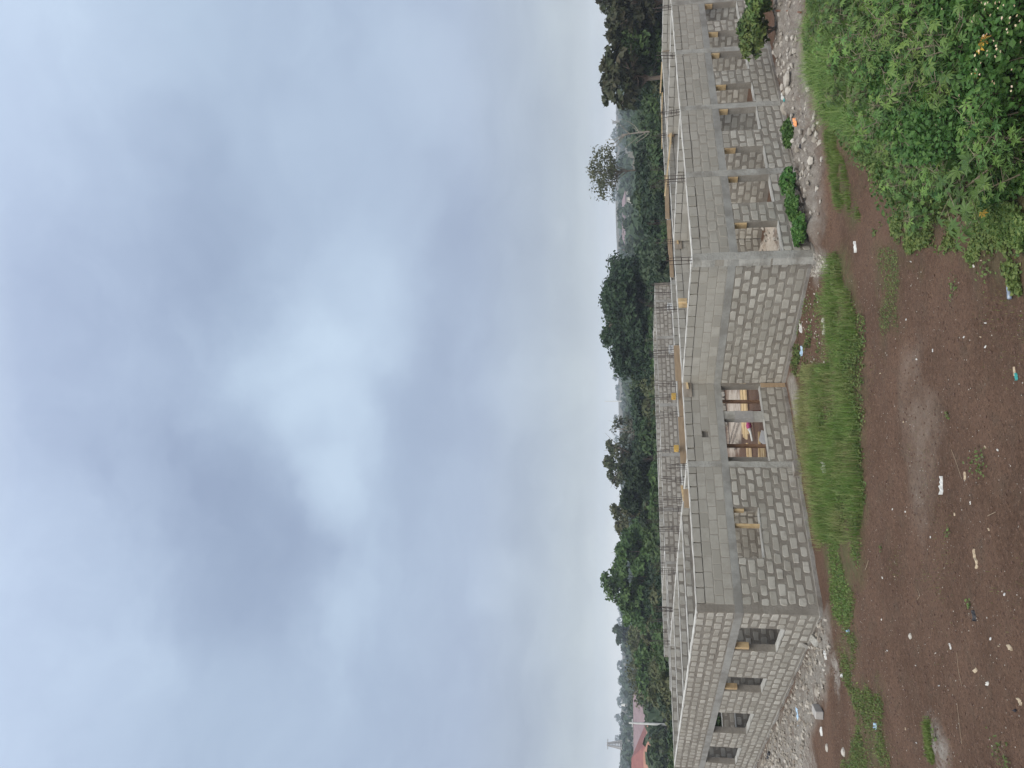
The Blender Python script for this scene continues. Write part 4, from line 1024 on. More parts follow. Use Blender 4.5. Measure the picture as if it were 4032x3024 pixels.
tree(2150, 2420, 90, 76, 'green', "rounded green tree leaning against the right side of the bright one", leaf=.26, nb=34, nl=160, blob=.30, shape=.95)
tree(2360, 2420, 80, 82, 'green', "small green tree on the left side of the bright one", leaf=.26, nb=30, nl=140, blob=.30, shape=.95)
tree(2640, 2448, 120, 100, 'olive', "leafless grey brown thicket tree right of the houses", leaf=.20, nb=34, nl=30, blob=.36, shape=.95, bark='barkgrey', limbs=40)
tree(2540, 2460, 90, 105, 'olive', "dull olive half bare tree beside the grey thicket tree", leaf=.24, nb=30, nl=70, blob=.34, shape=.95, bark='barkgrey', limbs=24)
tree(2497, 2412, 34, 240, 'far', "hazy dome shaped tree alone on the skyline", leaf=.6, nb=26, nl=60, blob=.36, shape=.55)
tree(2750, 2505, 60, 120, 'bush', "dark bush standing right of the pink roofed house", leaf=.3, nb=24, nl=110, blob=.34, shape=.95)
tree(2960, 2560, 75, 100, 'bush', "dark leafy bush in front of the orange roofed house", leaf=.3, nb=26, nl=130, blob=.34, shape=.95)
tree(870, 2455, 35, 210, 'far', "round dark tree among the far town houses", leaf=.55, nb=24, nl=80, blob=.36, shape=.9)
tree(975, 2452, 34, 200, 'far', "second round hazy tree left of the far town houses", leaf=.55, nb=24, nl=70, blob=.36, shape=.95)
def bare_tree(py, topx, dist, label, n=9):
    c = AT(topx, py, dist); g = np.random.default_rng(int(py)); H = c[2]; root = empty("bare_tree", (c[0], c[1], 0)); tag(root, label, "tree")
    mb = MB(); mb.tube([(0, 0, -.2), (.1, 0, H*.5), (.0, .1, H*.8)], [.12, .08, .05], 6); mb.build("trunk", M['barkgrey'], root)
    for k in range(n):
        z = H*g.uniform(.45, .8); a = g.uniform(0, 6.28); L = H*g.uniform(.2, .32); mb = MB(); pts = [np.array((0.0, .05, z))]
        for q in range(3): pts.append(pts[-1]+np.array([math.cos(a)*L/3*g.uniform(.4, 1), math.sin(a)*L/3*g.uniform(.4, 1), L/3*g.uniform(.5, 1.2)])); a += g.uniform(-.5, .5)
        mb.tube(pts, [.045, .03, .022, .012], 5); mb.build("branch", M['barkgrey'], root)
bare_tree(530, 2385, 75, "thin leafless tree forking against the sky at the right")
# bushes in the near thicket, several shapes shared
ORD = ["first", "second", "third", "fourth", "fifth", "sixth", "seventh", "eighth", "ninth", "tenth", "eleventh", "twelfth"]
def place_labels(items, marks, noun):
    """items: [(object, row, extra)]; each gets its order left or right of the nearest landmark"""
    buckets = {}
    for o, py, ex in items:
        mk = min(marks, key=lambda q: abs(q[0]-py)); side = "left" if py > mk[0] else "right"
        buckets.setdefault((mk[1], side, ex), []).append((abs(py-mk[0]), o))
    for (mk, side, ex), L in buckets.items():
        L.sort(key=lambda q: q[0])
        for i, (_, o) in enumerate(L): o['label'] = "%s %s %s, %s to the %s of %s" % (o.get('look', ''), noun, ex, ORD[min(i, 11)], side, mk); 
        for _, o in L:
            if 'look' in o: del o['look']
BUSHES = []
BV = []
for k in range(6):
    g = np.random.default_rng(100+k); V, F, T, cl = crown_arr(2.4, 2.4, 1.75, 30, 150, .22, g, blob=.36, cz=1.5)
    BV.append(npmesh("crown", V, F, [M[('bush', 'green', 'olive', 'bush', 'far', 'mango')[k]]], T))
mb = MB(); mb.tube([(0, 0, -.2), (.05, 0, .7), (.1, .1, 1.6)], [.14, .1, .05], 6); mb.tube([(.05, 0, .6), (.6, .3, 1.7)], [.07, .03], 5); mb.tube([(.05, 0, .6), (-.5, -.3, 1.8)], [.07, .03], 5); TRK = mb.mesh("trunk", [M['bark']])
def bush(py, dist, topx, var, wide=1.0, rowd=66):
    c = AT(topx, py, dist); H = c[2]; s = H/3.2
    root = empty("bush", (c[0], c[1], 0), rng.uniform(0, 6.28)); root.scale = (s*wide, s*wide, s)
    link("crown", BV[var], root); link("trunk", TRK, root)
    tag(root, "bush", "bush", "bushes of the thicket behind the walls"); root['look'] = ("dark", "bright green", "olive", "dark", "dull", "very dark")[var]
    BUSHES.append((root, py, {66: "in the front row", 74: "in the middle row", 88: "in the back row"}[rowd]))
def skyline(py, dist):
    """photo column of the thicket's top: it dips where the far country shows"""
    t = {66: 2570, 74: 2535, 88: 2492}[dist]
    for a, b, d in ((370, 600, 12), (800, 1030, 44), (1450, 1640, 0), (2420, 2740, 20), (2740, 3200, 62)):
        if a < py < b: t += d if dist < 80 else d*.9
    return t
rows = [(66, 44, 0, 26), (74, 54, 0, 34), (88, 66, 0, 40)]
for dist, step, tx, jit in rows:
    py = -120.0
    while py < 3150:
        if not (2720 < py < 3120 and dist > 70):
            far_left = py > 2450
            t = skyline(py, dist)+rng.uniform(-jit, jit)*.6
            vr = [0, 1, 0, 3, 5, 4, 2, 5][int(rng.integers(8))] if not (2450 < py < 2800) else [2, 4, 2, 0, 2, 1][int(rng.integers(6))]
            if 800 < py < 1050: vr = [4, 0, 1][int(rng.integers(3))]
            bush(py, dist+rng.uniform(-3, 3), t, vr, rng.uniform(.8, 1.2), dist)
        py += step*rng.uniform(.8, 1.25)
place_labels(BUSHES, [(30, 'the tall bronze tree'), (310, 'the loose drooping tree'), (675, 'the airy tree'), (1250, 'the big dark tree'), (1800, 'the brownish clump'), (2250, 'the bright green tree'), (2846, 'the white pole')], 'bush')
# low undergrowth right behind, reads as one mass
def mass(name, n, fn, size, mat, hfun, g=rng):
    Q = fn(n); P = np.c_[Q, zground(Q[:, 0], Q[:, 1])+hfun(n)]; V, F = quads(P, g.normal(size=(n, 3))+np.array([0, 0, .8]), size, 1.5); T = np.repeat(np.clip(g.normal(.3, .3, n), 0, 1), 4)
    tag(link(name, npmesh(name, V, F, [M[mat]], T)), kind='stuff')
def fan(r0, r1, a0=8, a1=70):
    def f(n):
        a = np.radians(rng.uniform(a0, a1, n)); r = np.sqrt(rng.uniform(r0*r0, r1*r1, n)); return np.c_[r*np.sin(a), r*np.cos(a)]
    return f
mass("undergrowth", 16000, fan(63, 84), .34, 'bush', lambda n: rng.uniform(0, 1.1, n))
# the far wood, several hazy ridges of crowns: one mass
def farwood():
    Vs = []; Fs = []; T = []; k = 0
    for i in range(900):
        a = math.radians(rng.uniform(6, 72)); r = 110*(9.5)**rng.random(); x, y = r*math.sin(a), r*math.cos(a)
        py_ = 1512-1512*math.tan(a-YAW)/math.tan(math.radians(25.6))*0
        gz = zg(x, y); s = rng.uniform(2.2, 4.2)*(1 if r < 300 else 1.4); el = math.radians(-.7) if r < 220 else math.radians(.0)
        hmax = EYE[2]+r*math.tan(el)+rng.uniform(-1.5, 1.2)
        H = rng.uniform(4.0, 6.5) if r < 300 else rng.uniform(5.5, 9)
        if r < 220: H = min(H, max(2.5, hmax-gz))
        n = 70 if r < 300 else 44
        e = rng.normal(size=(n, 3)); e /= np.linalg.norm(e, axis=1, keepdims=True); e[:, 2] = np.abs(e[:, 2])
        P = np.array([x, y, gz+H*.45])+e*np.array([s, s, H*.55])*rng.uniform(.75, 1.05, (n, 1))
        V, F = quads(P, e+rng.normal(size=(n, 3))*.35, s*.42, 1.3); Vs.append(V); Fs.append(F+k); k += len(V); T.append(np.repeat(np.clip(rng.normal(.2, .2, n), 0, 1), 4))
    tag(link("distant_wood", npmesh("distant_wood", np.concatenate(Vs), np.concatenate(Fs), [M['far']], np.concatenate(T))), kind='stuff')
farwood()

# ------------------------------------------------------------------ houses, poles and masts far off
M['roofp'] = pmat("faded_pink_roof", (.19, .135, .145), (.24, .175, .18), 1.2, .7, .1, 8)
M['roofo'] = pmat("rust_orange_roof", (.30, .145, .10), (.36, .18, .125), 1.2, .7, .1, 8)
M['roofr'] = pmat("dark_red_roof", (.20, .075, .065), (.25, .10, .085), 1.2, .7, .1, 8)
M['wallw'] = pmat("cream_render", (.62, .58, .52), (.72, .68, .62), 1, .9, .1, 8)
M['glass'] = pmat("dark_glass", (.03, .035, .04), (.05, .055, .06), 2, .2, 0, 8, spec=.5)
M['polew'] = pmat("whitish_pole", (.62, .62, .60), (.70, .70, .68), 2, .6, 0, 8)
def house(px, py, dist, w, d, hw, hr, rz, roof, label, gable=False, base=None):
    """px = photo column of the ridge, py = row"""
    c = AT(px, py, dist); gz = c[2]-hw-hr if base is None else base; 
    root = empty("house", (c[0], c[1], gz), rz); tag(root, label, "house")
    mb = MB(); mb.box((-w/2, -d/2, -6), (w/2, d/2, hw)); mb.build("wall", M['wallw'], root)
    e = .6; A_ = [(-w/2-e, -d/2-e, hw-.1), (w/2+e, -d/2-e, hw-.1), (w/2+e, d/2+e, hw-.1), (-w/2-e, d/2+e, hw-.1)]
    rl = w/2-(0 if gable else d/2*.8)+(e if gable else 0); V = A_+[(-rl, 0, hw+hr), (rl, 0, hw+hr)]
    mb = MB(); mb.add(V, [(0, 1, 5, 4), (2, 3, 4, 5), (1, 2, 5), (3, 0, 4), (3, 2, 1, 0)]); mb.build("roof", M[roof], root)
    nwin = max(2, int(w/3))
    for k in range(nwin):
        x = -w/2+(k+.5)*w/nwin; mb = MB(); mb.box((x-.5, -d/2-.03, hw-1.7), (x+.5, -d/2+.02, hw-.5)); f = mb.build("window", M['glass'], root)
        mb = MB(); mb.box((x-.62, -d/2-.06, hw-1.82), (x+.62, -d/2-.005, hw-1.70)); mb.build("sill", M['wallw'], f)
RH = -YAW
house(2494, 2880, 165, 13, 8, 2.6, 2.0, RH+.15, 'roofp', "house with a wide faded pink roof and pale ridge behind the white pole", gable=True)
house(2545, 2895, 140, 9.5, 8, 2.2, 1.9, RH-.35, 'roofo', "small house with an orange roof just left of the white pole")
house(2486, 3020, 150, 10, 9, 3.2, 2.4, RH+.1, 'roofr', "taller cream house with a dark red roof at the far left edge")
house(2533, 2990, 128, 5, 4, 1.8, .9, RH+.5, 'roofo', "low orange roofed outbuilding between the orange and red roofs")
for k, (px, py, w, rf, lb) in enumerate([(2449, 815, 10, 'roofp', "rightmost far town house with a pinkish roof on the hazy skyline"), (2455, 845, 13, 'roofr', "far town house with a reddish roof beside the round dark tree"),
        (2450, 893, 15, 'roofp', "long greyish pink roofed house in the middle of the far town"), (2466, 905, 9, 'roofp', "low pale walled house in front of the far town's middle"), (2449, 945, 11, 'roofo', "leftmost far town house with an orange tint roof"),
        (2462, 925, 8, 'roofp', "small white walled house left of the far town's middle")]):
    house(px, py, 330+15*k, w*1.05, 7, 4.2, 1.3, RH+.2*math.sin(k*2), rf, lb)
def pole(px0, px1, py, dist, r, label, name, cat, arms=False, lattice=False, gz=None):
    t = AT(px0, py, dist); b = AT(px1, py, dist); root = empty(name, (t[0], t[1], b[2])); tag(root, label, cat); H = t[2]-b[2]
    mb = MB()
    if lattice:
        for i, j in ((-1, -1), (1, -1), (1, 1), (-1, 1)): mb.tube([(i*r*3, j*r*3, 0), (i*r*.8, j*r*.8, H)], r*.5, 4)
        n = 10
        for k in range(n):
            a = k/n; w0 = r*(3-2.2*a); mb.tube([(-w0, -w0, H*a), (w0, -w0, H*(a+1/n)), (w0, w0, H*a), (-w0, w0, H*(a+1/n)), (-w0, -w0, H*a)], r*.3, 3)
    else: mb.tube([(0, 0, -.3), (0, 0, H)], [r*1.2, r*.8], 6)
    mb.build("shaft", M['polew'] if not lattice else M['slab'], root)
    if arms:
        mb = MB(); mb.box((-.5, -.05, H-.5), (.5, .05, H-.38)); mb.build("crossarm", M['polew'], root)
    if lattice:
        mb = MB(); mb.box((-r*4, -r*1.2, H*.93), (r*4, r*1.2, H*.97)); mb.build("antenna", M['slab'], root)
pole(2476, 2616, 2846, 112, .14, "whitish utility pole standing in front of the pink roofed house", "utility_pole", "pole", arms=True)
pole(2390, 2450, 2930, 420, .55, "grey lattice radio mast on the left skyline", "radio_mast", "mast", lattice=True)
pole(2381, 2446, 1580, 420, .22, "thin tall radio mast on the skyline left of the big dark tree", "radio_mast", "mast")
pole(2411, 2452, 482, 420, .3, "short grey mast on the skyline beside the leafless tree", "radio_mast", "mast", lattice=True)
pole(2446, 2456, 2775, 200, .3, "stub of a thin pole on the skyline right of the houses", "skyline_pole", "pole")

# ------------------------------------------------------------------ grass, herbs and shrubs in the yard
def blades(name, n, fn, h0, h1, w, mat, lean=.35, tone=(0, .5), parent=None, leandir=None, clump=0):
    P = fn(n); n = len(P); z = zground(P[:, 0], P[:, 1]); B = np.c_[P, z-.01]
    h = h0+(h1-h0)*rng.random(n)**1.5*(.15+1.7*np.clip(fbm(P[:, 0]*1.7, P[:, 1]*1.7, 41)+.5, 0, 1))
    a = rng.uniform(0, 6.283, n); d = np.c_[np.cos(a), np.sin(a), np.zeros(n)]
    if leandir is not None: d = d*.7+np.array(leandir); 
    s = np.c_[-np.sin(a), np.cos(a), np.zeros(n)]
    L = (lean*rng.uniform(.3, 1.6, n)*h)[:, None]; hh = h[:, None]; up = np.array([0, 0, 1.0])
    wv = (w*rng.uniform(.6, 1.4, n))[:, None]
    p0 = B-s*wv/2; p1 = B+s*wv/2; m1 = B+d*L*.35+up*hh*.55; q0 = m1-s*wv*.4; q1 = m1+s*wv*.4; t = B+d*L+up*hh*(.95-.35*np.clip(L/hh, 0, 1))
    V = np.stack([p0, p1, q1, q0, t], 1).reshape(-1, 3); i = np.arange(n)[:, None]*5
    F4 = np.concatenate([i+np.array([[0, 1, 2]]), i+np.array([[0, 2, 3]]), i+np.array([[3, 2, 4]])])
    T = np.repeat(np.clip(rng.normal((tone[0]+tone[1])/2, .25, n), 0, 1), 5)
    o = link(name, npmesh(name, V, F4, [M[mat]], T), parent); return o
def herb(name, n, fn, size, mat, h=(.02, .12), tone=.3):
    P = fn(n); n = len(P); z = zground(P[:, 0], P[:, 1])+rng.uniform(h[0], h[1], n); Q = np.c_[P, z]; n = len(P)
    V, F = quads(Q, rng.normal(size=(n, 3))*.55+np.array([0, 0, 1.]), size, 1.4); T = np.repeat(np.clip(rng.normal(tone, .25, n), 0, 1), 4)
    return tag(link(name, npmesh(name, V, F, [M[mat]], T)), kind='stuff')
def dens(poly, seed, thr=.0, sc=.9):
    f = sampler(poly, .15)
    def g_(n):
        Q = f(n*8); Q = Q[fbm(Q[:, 0]*sc, Q[:, 1]*sc, seed)+rng.normal(size=len(Q))*.06 > thr]
        return Q[:n]
    return g_
STRIP = gp((3295, 1010), (3320, 1010), (3335, 1150), (3375, 1210), (3392, 1440), (3402, 1700), (3398, 1850), (3412, 2000), (3392, 2130), (3260, 2130), (3215, 2000), (3205, 1850), (3215, 1650), (3215, 1450), (3275, 1420), (3275, 1300), (3265, 1130))
DRY = gp((3170, 1460), (3230, 1440), (3250, 1650), (3240, 1850), (3260, 2100), (3235, 2150), (3195, 1950), (3165, 1750), (3150, 1560))
tag(blades("tall_grass", 21000, dens(STRIP, 33, -.06, 1.1), .08, .48, .008, 'grass', tone=(0, .35)), kind='stuff')
tag(blades("dry_grass", 6500, dens(DRY, 44, -.02, 1.3), .15, .40, .008, 'grass', tone=(.7, 1.1), lean=.5), kind='stuff')
tag(blades("seeding_grass", 5000, dens(STRIP, 6, .02), .25, .45, .007, 'grass', tone=(.5, .9), lean=.6), kind='stuff')
herb("ground_herbs", 5000, dens(STRIP, 23, .0, 1.4), .045, 'weed', (.02, .14))
EDGE = gp((3360, 1200), (3398, 1210), (3405, 1440), (3410, 1700), (3405, 1850), (3420, 2000), (3400, 2010), (3385, 1850), (3385, 1700), (3380, 1440))
herb("ground_herbs", 1500, sampler(EDGE, .2), .04, 'weed', (.01, .08))
LOWG = gp((3250, 2130), (3400, 2130), (3400, 2260), (3365, 2300), (3345, 2500), (3290, 2440), (3262, 2240))
tag(blades("short_grass", 3500, dens(LOWG, 3, .08), .04, .16, .009, 'grass', tone=(0, .3)), kind='stuff')
herb("ground_herbs", 1500, dens(LOWG, 3, .05), .035, 'weed', (.01, .06))
tag(blades("short_grass", 4500, dens(GREEN2, 4, .08), .03, .12, .009, 'grass', tone=(0, .5)), kind='stuff')
herb("ground_herbs", 2500, dens(GREEN2, 4, .06), .035, 'weed', (.01, .06))
PATCHL = gp((3640, 2845), (3670, 2850), (3690, 2960), (3680, 3000), (3650, 2960))
tag(blades("short_grass", 2500, sampler(PATCHL, .12), .04, .11, .009, 'grass', tone=(0, .4)), kind='stuff')
tag(blades("short_grass", 6500, dens(SIDEG, 5, -.0, 2), .05, .22, .010, 'grass', tone=(0, .4)), kind='stuff')
herb("ground_herbs", 1800, dens(THIN, 8, .0), .02, 'weed', (.005, .03))
SPARSE = gp((3430, 900), (3560, 950), (3900, 1050), (4060, 1150), (4060, 1000), (3900, 900), (3600, 830))
herb("ground_herbs", 7000, dens(SPARSE, 12, .05, 1.6), .045, 'weed', (.005, .05), .4)
BANK = gp((3120, 1350), (3200, 1350), (3230, 1440), (3165, 1500), (3120, 1450))
herb("ground_herbs", 900, dens(BANK, 12, .05, 2), .05, 'weed', (.01, .10))
herb("ground_herbs", 900, dens(BARE, 12, .05, 2), .04, 'weed', (.01, .06))
tag(blades("short_grass", 3500, dens(YARD, 15, .22, .8), .02, .06, .006, 'grass', tone=(.2, .6)), kind='stuff')
# little seedlings in the soil, each one a plant
def seedling(px, py, s, label):
    p = G(px, py); g = np.random.default_rng(int(px+py)); n = int(22*s/.1); P = g.normal(size=(n, 3))*np.array([s*.5, s*.5, s*.12])+np.array([0, 0, s*.25])
    V, F = quads(P, g.normal(size=(n, 3))*.5+np.array([0, 0, 1]), .035, 1.5, g); T = np.full(len(V), .3)
    o = empty("seedling", (p[0], p[1], zg(p[0], p[1]))); tag(o, label, "weed"); link("leaves", npmesh("leaves", V, F, [M['weed']], T), o)
    mb = MB()
    for k in range(5): mb.tube([(0, 0, -.01), P[k]*.6, P[k]], [.003, .002, .001], 3)
    mb.build("stem", M['stem'], o)
seedling(3965, 2985, .26, "clump of small leaves on the soil at the bottom left")
seedling(3740, 2095, .10, "tiny green weed by itself on the soil right of the husk")
seedling(3820, 2375, .08, "tiny weed next to the black plastic bag")
seedling(3478, 2160, .10, "faint tuft on the soil just below the grass strip")
seedling(3760, 1120, .16, "small weed on the soil below the leaning shrub")
seedling(3870, 1820, .26, "loose group of small weeds on the soil to the right of the long white strip")
seedling(3735, 1640, .08, "small weed near the clear cup")
seedling(3900, 1060, .22, "weed tuft below the leaning shrub near the bottom")
seedling(3700, 2900, .12, "weed at the rim of the pale sand patch")

# leafy bushes at the foot of the front wall
def footbush(px, py, r, h, kind, label, n=1400, leaf=.07, seed=1):
    p = G(px, py); g = np.random.default_rng(seed); root = empty("bush", (p[0], p[1], zg(p[0], p[1]))); tag(root, label, "bush")
    V, F, T, cl = crown_arr(r, r*.8, h/2, 22, n//22, leaf, g, blob=.38, cz=h/2); link("leaves", npmesh("leaves", V, F, [M[kind]], T), root)
    mb = MB()
    for k in range(7): q = cl[k]; mb.tube([(0, 0, 0), q*.5+(0, 0, .05), q], [.02, .014, .006], 5)
    mb.build("stem", M['stem'], root)
footbush(3088, 110, .95, 1.35, 'weed', "round light green bush against the front wall at the right", 3600, .10, 1)
footbush(3108, -40, 1.0, 1.2, 'weed', "light green bush at the very right edge before the front wall", 3000, .10, 2)
footbush(3136, 520, .62, .42, 'darkweed', "low dark green creeper mound by the front wall plinth, the right one", 2600, .06, 3)
footbush(3182, 715, .60, .42, 'darkweed', "low dark green mound by the plinth, middle of the three", 2400, .06, 4)
footbush(3214, 888, .62, .44, 'darkweed', "dark green leafy mound by the plinth, nearest the outer corner", 2800, .06, 5)
footbush(3199, 800, .62, .42, 'darkweed', "low dark green growth joining the two mounds by the plinth", 2600, .06, 6)

for k, (x, y) in enumerate([(13.2, 45.5), (14.6, 49.5), (11.6, 43.0)]):
    root = empty("bush", (x, y, 0)); root.scale = (.55, .55, .62); link("crown", BV[1], root); link("trunk", TRK, root)
    tag(root, ["green bush beyond the left wing, seen through the third flank window", "farther green bush beyond the left wing, half seen through the flank window", "nearer green bush just outside the left wing's end wall"][k], "bush")
# palmate-leaved plants
def palmate(c, nrm, rot, L, g, nl=None):
    nl = nl or int(g.integers(5, 8)); nrm = nrm/np.linalg.norm(nrm); a = np.cross(nrm, (0, 0, 1.0)); 
    if np.linalg.norm(a) < .1: a = np.array([1.0, 0, 0])
    a /= np.linalg.norm(a); b = np.cross(nrm, a); V = []; F = []
    for i in range(nl):
        t = (i/(nl-1)-.5)*math.radians(235)+rot; l = L*(1-.38*abs(i/(nl-1)-.5)*2)*g.uniform(.9, 1.1)
        d = math.cos(t)*a+math.sin(t)*b; s = np.cross(nrm, d); dr = nrm*(-.10*L); w = l*.17; k = len(V)
        V += [c, c+d*l*.52+s*w+nrm*.02*L, c+d*l+dr*1.6, c+d*l*.52-s*w+nrm*.02*L, c+d*l*.5-nrm*.03*L]
        F += [(k, k+4, k+1), (k+1, k+4, k+2), (k, k+3, k+4), (k+4, k+3, k+2)]
    return V, F
def cassava_arr(g, H, nstem, nleaf, L, spread):
    mb = MB(); LV = []; LF = []; T = []; k = 0
    for s in range(nstem):
        a = g.uniform(0, 6.28); tip = np.array([math.cos(a)*spread*g.uniform(.3, 1), math.sin(a)*spread*g.uniform(.3, 1), H*g.uniform(.75, 1.05)])
        mid = tip*.5+np.array([0, 0, .1*H])*g.uniform(-1, 1); mb.tube([(0, 0, -.05), mid, tip], [.016, .012, .006], 5)
        for q in range(nleaf):
            t = g.uniform(.35, 1)**.7; base = (mid*(1-t)*2+tip*(2*t-1)) if t > .5 else mid*2*t
            aa = q*2.4+g.uniform(-.4, .4); d = np.array([math.cos(aa), math.sin(aa), g.uniform(-.1, .55)]); pl = L*g.uniform(.9, 1.7)*(1.15-.35*t); c = base+d*pl
            mb.tube([base, c], [.004, .003], 3, cap=False)
            V, F = palmate(c, np.array([d[0]*.55, d[1]*.55, .85])+g.normal(size=3)*.22, aa if True else 0, L*g.uniform(.7, 1.1)*(1.05-.3*t), g)
            LV += V; LF += [tuple(i+k for i in f) for f in F]; k += len(V); tn = np.clip(g.normal(.18+.35*(t > .9), .15), 0, 1); T += [tn]*len(V)
    return mb, np.array(LV), LF, np.array(T)
CVAR = []
for k in range(7):
    g = np.random.default_rng(50+k); mb, V, F, T = cassava_arr(g, 1.0, 4, 22, .17, .5)
    CVAR.append((mb.mesh("stem", [M['stem']]), npmesh("leaves", V, F, [M['cassava']], T)))
def cassava(px, py, H, k, label, group=None, s=1.0, z=None):
    p = G(px, py, H*.6); x, y = p[0], p[1]; root = empty("cassava_plant", (x, y, zg(x, y)), (k*1.7) % 6.28); root.scale = (s, s, H)
    link("stem", CVAR[k % 7][0], root); link("leaves", CVAR[k % 7][1], root); tag(root, label, "plant", group); return root
gl = "lobed leaf plant deep inside the green tangle at the right"
for k, (px, py, H, s) in enumerate([(3560, 60, 1.3, 1), (3480, 150, 1.2, 1), (3520, 250, 1.25, 1), (3620, 180, 1.35, 1.05), (3560, 380, 1.1, .95), (3650, 330, 1.3, 1), (3700, 80, 1.3, 1), (3740, 230, 1.2, 1), (3480, 20, 1.2, .9),
                                 (3400, 440, .9, .85), (3440, 560, .8, .8), (3330, 350, .8, .7), (3300, 60, .9, .9), (3380, 120, 1.0, .9), (3560, 560, .8, .9), (3640, 520, .9, .9), (3720, 420, 1.1, 1), (3800, 330, 1.1, 1), (3850, 130, 1.2, 1),
                                 (3620, 700, .7, .8), (3560, 700, .6, .7), (3960, 420, .9, .8), (3980, 560, .8, .8), (3920, 40, 1.0, .9), (3780, 620, .7, .9), (3650, 20, 1.3, 1), (3240, 110, .7, .8), (3270, 200, .6, .7), (3980, 660, .6, .8), (3930, 600, .8, .9), (3300, 250, .8, .8), (3430, 330, 1.0, .9), (3420, 220, 1.1, .9), (3500, 460, 1.0, .9)]):
    o = cassava(px, py, H, k, gl, "lobed leaf plants of the right hand tangle", s)
    marks = [(3885, 200, 'the flower heads'), (3685, 650, 'the white plastic bag'), (3088, 110, 'the bush at the wall'), (3171, 480, 'the orange scrap')]
    CS = globals().setdefault('CS', {}); mk = min(marks, key=lambda q: math.hypot(q[0]-px, q[1]-py)); CS.setdefault(mk[2], []).append((math.hypot(mk[0]-px, mk[1]-py), o))
for mk, L in CS.items():
    L.sort(key=lambda q: q[0])
    for i, (_, o) in enumerate(L): o['label'] = "lobed leaf plant of the green tangle, %s nearest to %s" % ((ORD+["thirteenth", "fourteenth", "fifteenth", "sixteenth", "seventeenth", "eighteenth", "nineteenth", "twentieth", "twenty-first", "twenty-second"])[min(i, 21)], mk)
cassava(3720, 760, .75, 3, "lobed leaf plant beside the white plastic bag, behind the leaning stem's crown", None, .95)
cassava(3640, 830, .55, 5, "small lobed leaf plant at the left border of the tangle", None, .8)
cassava(3600, 900, .4, 2, "lowest lobed leaf plant standing out on bare soil left of the tangle", None, .5)
# the leaning stem plant
P0 = G(3925, 420, .10); P1 = G(3921, 560, .35); P2 = G(3901, 660, .55); P3 = G(3850, 700, .65); P4 = G(3805, 735, .72)
root = empty("leaning_plant", (P0[0], P0[1], 0)); tag(root, "plant with a long bare knobbly stem leaning left and a dark lobed crown", "plant")
o0 = np.array((P0[0], P0[1], 0.0)); mb = MB()
mb.tube([P0-o0-(0, 0, .15), P1-o0, P2-o0, P3-o0, P4-o0], [.02, .018, .016, .014, .010], 7)
for k in range(16):
    t = k/15*3.99; i = int(t); f = t-i; q = [P0, P1, P2, P3, P4]; c = q[i]*(1-f)+q[min(i+1, 4)]*f-o0; mb.tube([c-(0, 0, .004), c+rng.normal(size=3)*.012], [.021, .012], 5)
mb.build("stem", M['stem'], root)
g = np.random.default_rng(77); LV = []; LF = []; k = 0; T = []; mb = MB()
for q in range(44):
    aa = q*2.4; el = g.uniform(-.3, .6); d = np.array([math.cos(aa), math.sin(aa), el]); base = P4-o0+RT*g.uniform(-.45, .1)+g.normal(size=3)*.08; c = base+d*g.uniform(.15, .38)
    mb.tube([base, c], [.004, .003], 3, cap=False)
    V, F = palmate(c, np.array([d[0]*.5, d[1]*.5, .85])+g.normal(size=3)*.2, aa, g.uniform(.14, .20), g, 7); LV += V; LF += [tuple(i+k for i in f) for f in F]; k += len(V); T += [g.uniform(0, .25)]*len(V)
link("leaves", npmesh("leaves", np.array(LV), LF, [M['cassava']], np.array(T)), root); mb.build("stalk", M['stem'], root)
# a few yellowed leaves
for k, (px, py, z, lb) in enumerate([(3868, 838, .35, "single yellow leaf under the leaning crown"), (3855, 185, 1.0, "yellow leaf among the pale flowers"), (3870, 160, .95, "brownish yellow leaf above the flowers"), (3835, 305, .9, "withered orange leaf in the flowering shrub"), (3990, 480, .4, "withered yellow leaf by the bare stem")]):
    p = G(px, py, z); V, F = palmate(np.zeros(3), np.array([-.2, -.4, .9]), k, .11, np.random.default_rng(k), 6)
    o = link("yellow_leaf", npmesh("yellow_leaf", np.array(V), F, [M['yleaf']], np.full(len(V), .3)), None, tuple(p)); tag(o, lb, "leaf")
# flowering shrub with individual flower heads
sh = G(3880, 220, .3); lan = empty("flowering_shrub", (sh[0], sh[1], zg(sh[0], sh[1]))); tag(lan, "flowering shrub dotted with small pale yellow and pink heads, at the bottom right", "shrub")
def shrub_leaves():
    g = np.random.default_rng(9); P = []; Nn = []
    poly = gp((3600, -200), (3620, 200), (3680, 500), (3800, 620), (3960, 640), (4200, 500), (4400, -200)); f = sampler(poly)
    Q = f(15000); z = zground(Q[:, 0], Q[:, 1])+.15+(.75+.35*fbm(Q[:, 0]*1.3, Q[:, 1]*1.3, 77))*g.random(15000)**.5
    P = np.c_[Q, z]-np.array(lan.location); V, F = quads(P, g.normal(size=(len(P), 3))*.6+np.array([0, 0, 1.]), .062, 1.45, g)
    T = np.repeat(np.clip(g.normal(.15, .2, len(P)), 0, 1), 4); link("leaves", npmesh("leaves", V, F, [M['darkweed']], T), lan)
    mb = MB()
    for i in range(40):
        x, y = f(1)[0]; b = np.array((x, y, zg(x, y)))-np.array(lan.location); mb.tube([b, b+(g.uniform(-.2, .2), g.uniform(-.2, .2), .5), b+(g.uniform(-.4, .4), g.uniform(-.4, .4), .9)], [.010, .007, .004], 4)
    mb.build("stem", M['stem'], lan)
shrub_leaves()
FL = []
